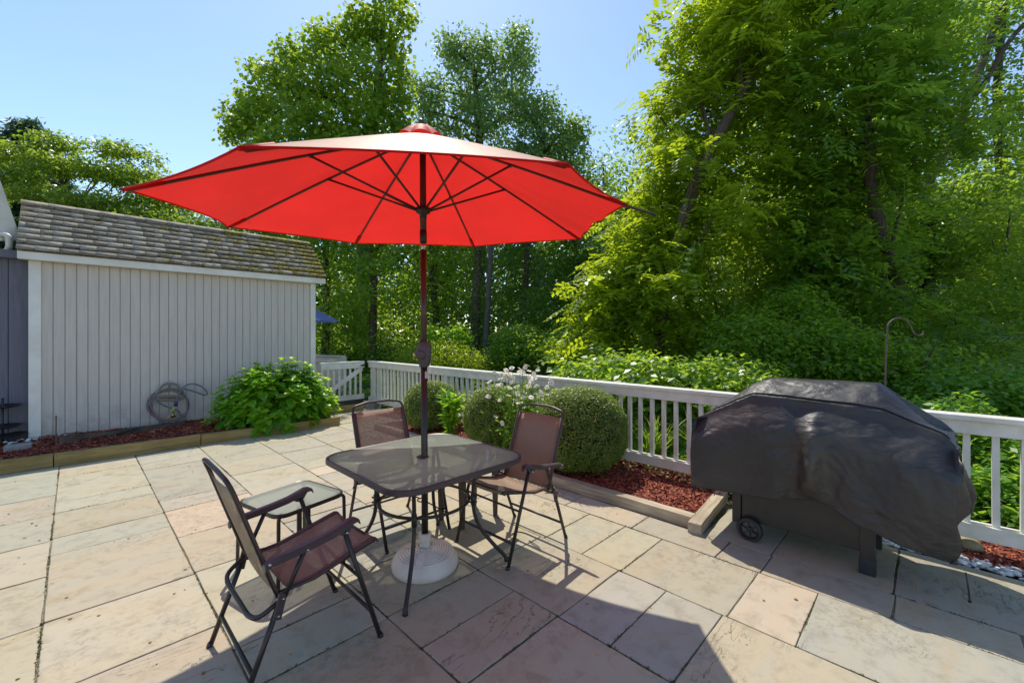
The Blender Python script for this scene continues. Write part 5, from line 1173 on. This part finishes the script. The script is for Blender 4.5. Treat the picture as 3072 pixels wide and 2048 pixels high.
tree('locust_tree', 'locust with a dark straight trunk above the grill cover', 'tree', None,
     [rooted(2735, 1150, 9.4)]+P3((2722, 1000, 9.0), (2690, 850, 8.7), (2640, 690, 8.4), (2610, 540, 8.4), (2600, 420, 8.5), (2570, 200, 9.3), (2540, -150, 10.4)), [.17, .15, .12, .11, .10, .09, .07, .05],
     many([(2480, -20, 9.0, 1.3, 330, .9), (2650, 80, 8.8, 1.2, 300, .7), (2520, 210, 8.6, 1.2, 320, .55), (2720, 250, 8.6, 1.0, 250, .5), (2400, 330, 8.8, .9, 230, .5), (2600, 370, 8.4, 1.1, 260, .45), (2760, 420, 8.8, .9, 210, .4),
           (2450, 480, 8.8, .9, 220, .4), (2620, 520, 8.8, .8, 180, .35), (2350, 620, 9.2, .8, 200, .4), (2520, 640, 9.0, .8, 220, .45), (2700, 640, 9.4, .6, 130, .35), (2440, 760, 9.0, .8, 260, .45), (2560, 800, 8.8, .6, 180, .4), (2380, 870, 8.8, .7, 230, .45),
           (2640, 900, 8.2, .5, 90, .3), (2660, 760, 8.2, .3, 40, .2), (2500, -300, 9, 1.6, 300), (2830, 30, 9.2, .8, 150, .6)]),
     'leaf_locust_deep', .38, kind='frond', per=6, tw=.3, group=GTREE, shell=.35, limb=.035, dens=1.0, leaflet=.38)
tree('leaning_tree', 'forked tree leaning to the right edge with open sky around its limbs', 'tree', None,
     [rooted(2650, 1150, 12)]+P3((2680, 950, 12), (2740, 700, 12), (2790, 535, 12), (2870, 380, 12), (2920, 260, 12), (2960, 150, 12), (3010, 20, 12), (3080, -160, 12)), [.2, .18, .15, .13, .13, .11, .09, .08, .05],
     many([(2990, 40, 12, .9, 700, .6), (3060, 300, 11.6, .7, 800, .6), (2850, 620, 11.4, .9, 900, .6), (2980, 560, 11.2, .9, 900, .6), (3070, 700, 11, .9, 1100, .7), (2900, 760, 11, .9, 1100, .6), (3090, 480, 11.5, .6, 600, .5), (2800, 90, 12, .7, 350, .5), (2900, 420, 12, .5, 260, .4)]),
     'leaf_broad', .13, kind='leaf', per=9, group=GTREE, shell=.3, limb=.04)
m = M(); q = [atd(2885, 335, 12), atd(2960, 240, 11.9), atd(3030, 120, 11.8), atd(3120, 30, 11.8)]
lt = [o for o in bpy.data.objects if o.name.startswith('leaning_tree')][0]; m.tube(smoothpath(q, 4), list(np.linspace(.08, .05, 13)), 8); m.build('limb', 'bark', lt, smooth=True)
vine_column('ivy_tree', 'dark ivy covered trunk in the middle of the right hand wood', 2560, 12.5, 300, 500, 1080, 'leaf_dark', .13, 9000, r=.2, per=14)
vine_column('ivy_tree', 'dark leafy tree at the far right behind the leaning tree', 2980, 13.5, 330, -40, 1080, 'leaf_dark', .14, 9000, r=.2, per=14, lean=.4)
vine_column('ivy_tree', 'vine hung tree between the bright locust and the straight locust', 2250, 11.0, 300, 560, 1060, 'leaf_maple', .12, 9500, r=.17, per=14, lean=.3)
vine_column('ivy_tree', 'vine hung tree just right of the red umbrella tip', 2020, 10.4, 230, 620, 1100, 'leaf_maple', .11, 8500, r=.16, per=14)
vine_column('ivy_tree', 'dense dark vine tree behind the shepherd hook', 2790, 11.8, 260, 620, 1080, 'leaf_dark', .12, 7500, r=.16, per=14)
vine_column('maple_tree', 'mid green tree filling the right side above the pale bush', 2700, 15, 420, -150, 820, 'leaf_broad', .16, 11000, r=.2, per=12, lean=.3)
vine_column('maple_tree', 'green tree behind the bright locust crown', 2330, 14.5, 360, -150, 760, 'leaf_broad', .16, 9500, r=.2, per=12)
vine_column('vine_tree', 'bright broad leaved vines lit by sun left of the shepherd hook', 2440, 8.6, 330, 760, 1060, 'leaf_maple', .10, 5200, r=.05, per=12)
vine_column('vine_tree', 'sunlit vines low between the bright locust trunk and the glossy shrub', 2140, 8.6, 230, 800, 1080, 'leaf_maple', .095, 4200, r=.05, per=12)
vine_column('vine_tree', 'pale green leafy vines at the right edge above the fence', 3010, 9.4, 260, 640, 1000, 'leaf_maple', .10, 4600, r=.05, per=12)
# --- tall trees behind the umbrella
tree('sycamore_tree', 'tall broad bright green tree left behind the umbrella top', 'tree', None,
     [rooted(1090, 1090, 20)]+P3((1095, 800, 20), (1110, 550, 20), (1130, 300, 20), (1150, 60, 20)), [.35, .32, .26, .18, .08],
     many([(1150, 60, 20, 1.2, 900, 1.4), (1230, 60, 20, .4, 120, .6), (1085, 110, 20, 1.1, 800, 1.0), (980, 150, 20, 1.1, 800, 1.0), (1190, 170, 20, .7, 300, .7), (880, 170, 20, .8, 420, .8), (840, 240, 20, .9, 480, .8), (930, 270, 19.6, 1.5, 1200, 1.2), (1080, 250, 19.4, 1.6, 1300, 1.3),
           (780, 210, 20, .35, 90, .5), (760, 300, 20, .7, 300, .6), (745, 210, 20, .25, 50, .4), (800, 350, 19.6, 1.2, 750, .8), (720, 380, 19.8, .8, 330, .6), (700, 360, 20, .4, 130, .4), (960, 390, 19.2, 1.7, 1300, 1.0), (1120, 370, 19.2, 1.3, 1000, 1.1), (1190, 330, 19.6, .8, 450, .9), (1200, 250, 20, .5, 160, .6), (850, 460, 19, 1.5, 900, .8), (1060, 470, 19, 1.6, 1000, .8), (1205, 430, 20, .7, 330, .7), (690, 410, 20, .35, 90, .3)]),
     'leaf_maple', .20, bark='bark_grey', dens=1.25, per=9, tw=.26, group=GTREE, shell=.2, asp=.95, limb=.09, flat=.8, up=.3)
tree('poplar_tree', 'tall airy grey green tree right behind the umbrella vent', 'tree', None,
     [rooted(1440, 1090, 24)]+P3((1440, 800, 24), (1445, 550, 24), (1435, 350, 24), (1420, 200, 24)), [.35, .3, .26, .18, .08],
     many([(1385, 150, 24, 1.1, 800, 1.1), (1340, 140, 24, .6, 260, .7), (1460, 150, 24, .8, 420, .9), (1550, 150, 24, 1.1, 900, 1.2), (1520, 240, 24, 1.5, 1300, 1.5), (1400, 260, 24, 1.5, 1200, 1.4), (1290, 280, 24, 1.0, 600, 1.0), (1320, 370, 24, 1.3, 900, 1.1), (1450, 370, 23.5, 1.7, 1500, 1.5), (1560, 330, 24, 1.1, 700, 1.1), (1240, 250, 24, .5, 150, .6), (1270, 330, 24, .7, 260, .7)]),
     'leaf_poplar', .22, per=10, dens=1.2, tw=.28, group=GTREE, shell=.2, limb=.10, flat=.9, up=.2)
tree('poplar_tree', 'lower rounded grey green tree at the right of the umbrella vent', 'tree', None,
     [rooted(1620, 1090, 23)]+P3((1620, 800, 23), (1625, 550, 23), (1630, 400, 23)), [.3, .26, .2, .1],
     many([(1590, 340, 23, .9, 560, .9), (1640, 330, 23, .7, 380, .8), (1640, 420, 23, 1.3, 1100, 1.1), (1710, 390, 23, .9, 480, .8), (1740, 400, 23, .5, 150, .5), (1560, 450, 23, 1.3, 900, 1.0), (1700, 480, 23, 1.2, 900, .9), (1600, 520, 22.5, 1.5, 1300, 1.0), (1730, 560, 22.5, 1.0, 700, .9)]),
     'leaf_poplar', .22, per=10, dens=1.2, tw=.28, group=GTREE, shell=.2, limb=.09, flat=.9, up=.2)
vine_column('poplar_tree', 'small distant tree between the umbrella and the bright locust', 1810, 25, 150, 490, 1000, 'leaf_poplar', .2, 4200, r=.2, per=10)
vine_column('poplar_tree', 'distant tree just left of the bright locust', 1890, 23, 160, 520, 1000, 'leaf_broad', .2, 3500, r=.2, per=10)
# --- dark wood under the umbrella
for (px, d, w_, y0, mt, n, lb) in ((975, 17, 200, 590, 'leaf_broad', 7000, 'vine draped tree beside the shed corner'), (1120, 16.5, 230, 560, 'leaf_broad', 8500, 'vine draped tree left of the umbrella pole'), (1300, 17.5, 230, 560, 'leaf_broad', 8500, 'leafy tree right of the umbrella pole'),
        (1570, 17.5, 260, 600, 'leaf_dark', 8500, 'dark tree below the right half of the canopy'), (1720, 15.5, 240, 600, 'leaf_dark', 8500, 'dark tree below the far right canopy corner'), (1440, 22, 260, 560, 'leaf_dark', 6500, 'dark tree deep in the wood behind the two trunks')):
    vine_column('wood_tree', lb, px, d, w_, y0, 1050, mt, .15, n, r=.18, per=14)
for (px, d, lb, mt) in ((1433, 16, 'black ivy wrapped trunk below the canopy', 'leaf_dark'), (1385+95, 17, 'thin bare trunk right of the ivy wrapped one', None)):
    pass
tree('ivy_tree', 'slim ivy wrapped trunk rising below the canopy right of the pole', 'tree', None, [rooted(1425, 1080, 15.5)]+P3((1428, 900, 15.5), (1434, 760, 15.5), (1440, 560, 15.5)), [.16, .15, .14, .12],
     many([(1428, y, 15.5, .24, 240, .5) for y in range(720, 1060, 55)]), 'leaf_dark', .11, per=12, group=GTREE, limb=.03)
tree('bare_trunk_tree', 'thin grey bare trunk rising below the canopy', 'tree', None, [rooted(1452, 1085, 15.0)]+P3((1462, 960, 15.0), (1470, 800, 15.0), (1478, 640, 15.0), (1480, 520, 15.0)), [.11, .10, .09, .08, .06],
     many([(1485, 540, 15, .6, 300, .4)]), 'leaf_broad', .13, bark='bark_grey', per=12, group=GTREE, limb=.02)
# --- left: small tree and conifer over the shed
tree('dogwood_tree', 'spreading small tree with reddish tips above the shed roof', 'tree', None,
     [rooted(230, 1090, 15)]+P3((235, 800, 15), (215, 640, 15), (190, 560, 15)), [.16, .14, .11, .05],
     many([(60, 470, 15, 1.0, 750, .35), (160, 430, 15, .7, 500, .3), (40, 540, 14.6, .9, 600, .3), (180, 500, 14.6, .9, 650, .3), (120, 590, 14.4, .9, 450, .25), (330, 450, 15, .6, 300, .25), (400, 455, 15, .55, 200, .3), (455, 480, 15, .3, 60, .15), (300, 510, 14.6, .9, 600, .3), (400, 540, 14.6, .9, 650, .35), (260, 610, 14.2, 1.0, 750, .35), (370, 630, 14.2, 1.0, 850, .4), (480, 590, 14.4, .8, 600, .4), (-60, 560, 15, 1, 500, .5), (470, 660, 14, .9, 700, .35), (580, 690, 14, .9, 700, .25), (200, 660, 14, .9, 350, .3)]),
     'leaf_dogwood', .14, dens=2.1, per=10, tw=.2, group='trees behind the shed', shell=.15, limb=.04, flat=.5, asp=.5, droop=.25)
tree('round_tree', 'rounded green tree low behind the roof, left of the umbrella tip', 'tree', None, [rooted(520, 1090, 18)]+P3((520, 800, 18), (515, 650, 18)), [.2, .16, .08],
     many([(470, 540, 18, .7, 420, .6), (520, 610, 18, 1.2, 1200, .7), (620, 690, 17.5, 1.2, 1200, .5), (400, 650, 17.5, 1.2, 900, .6), (760, 710, 17, 1.2, 1200, .5), (860, 700, 17, 1.0, 900, .6)]), 'leaf_maple', .15, per=12, group='trees behind the shed')
cf = thing('conifer_tree', 'dark blue green conifer at the far left edge', 'tree', (0, 0, 0), 0, 'trees behind the shed')
b0 = rooted(110, 1090, 19); t0 = atd(95, 362, 19); m = trunk_mesh([b0, (b0+t0)/2, t0], [.22, .14, .03]); bl = []
for i in range(90):
    u = rng.uniform(.30, .98); z_ = b0[2]+(t0[2]-b0[2])*u; L_ = (1-u)*3.4+.25; a = rng.uniform(0, 6.28); p0_ = b0+(t0-b0)*u; e = p0_+np.array([math.cos(a)*L_, math.sin(a)*L_, L_*.12]); m.tube([p0_, (p0_+e)/2+np.array([0, 0, -.08]), e], [.04, .025, .01], 5) if i % 2 else None
    for v_ in np.linspace(.3, 1, max(2, int(L_/.35))): bl.append((p0_+(e-p0_)*v_, (.32, .32, .12), 200))
m.build('trunk', 'bark', cf, smooth=True); crown('crown', cf, bl, 'leaf_conifer', .26, per=11, tw=.12, asp=.24, up=.3, flat=.6)
# far woodland that closes the view
def wood_band(name, label, spec, mat, size):
    bl = many(spec); t = crown(name, None, bl, mat, size, per=12, tw=.5, shell=.1, flat=.9); tag(t, label, 'woodland', kind='stuff')
sp = []
for px in range(880, 3300, 120):
    d = 28+rng.uniform(-2, 3)
    for y in range(640, 1080, 130): sp.append((px+rng.normal()*20, y, d, 2.2, 1100, 1.8))
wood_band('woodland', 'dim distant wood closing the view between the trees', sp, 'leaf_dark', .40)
sp = []
for px in range(1960, 3300, 150):
    d = 22+rng.uniform(-2, 3)
    for y in range(430, 700, 120): sp.append((px+rng.normal()*20, y, d, 1.6, 520, 1.3))
wood_band('woodland', 'farther tree tops showing through the right hand trees', sp, 'leaf_poplar', .22)
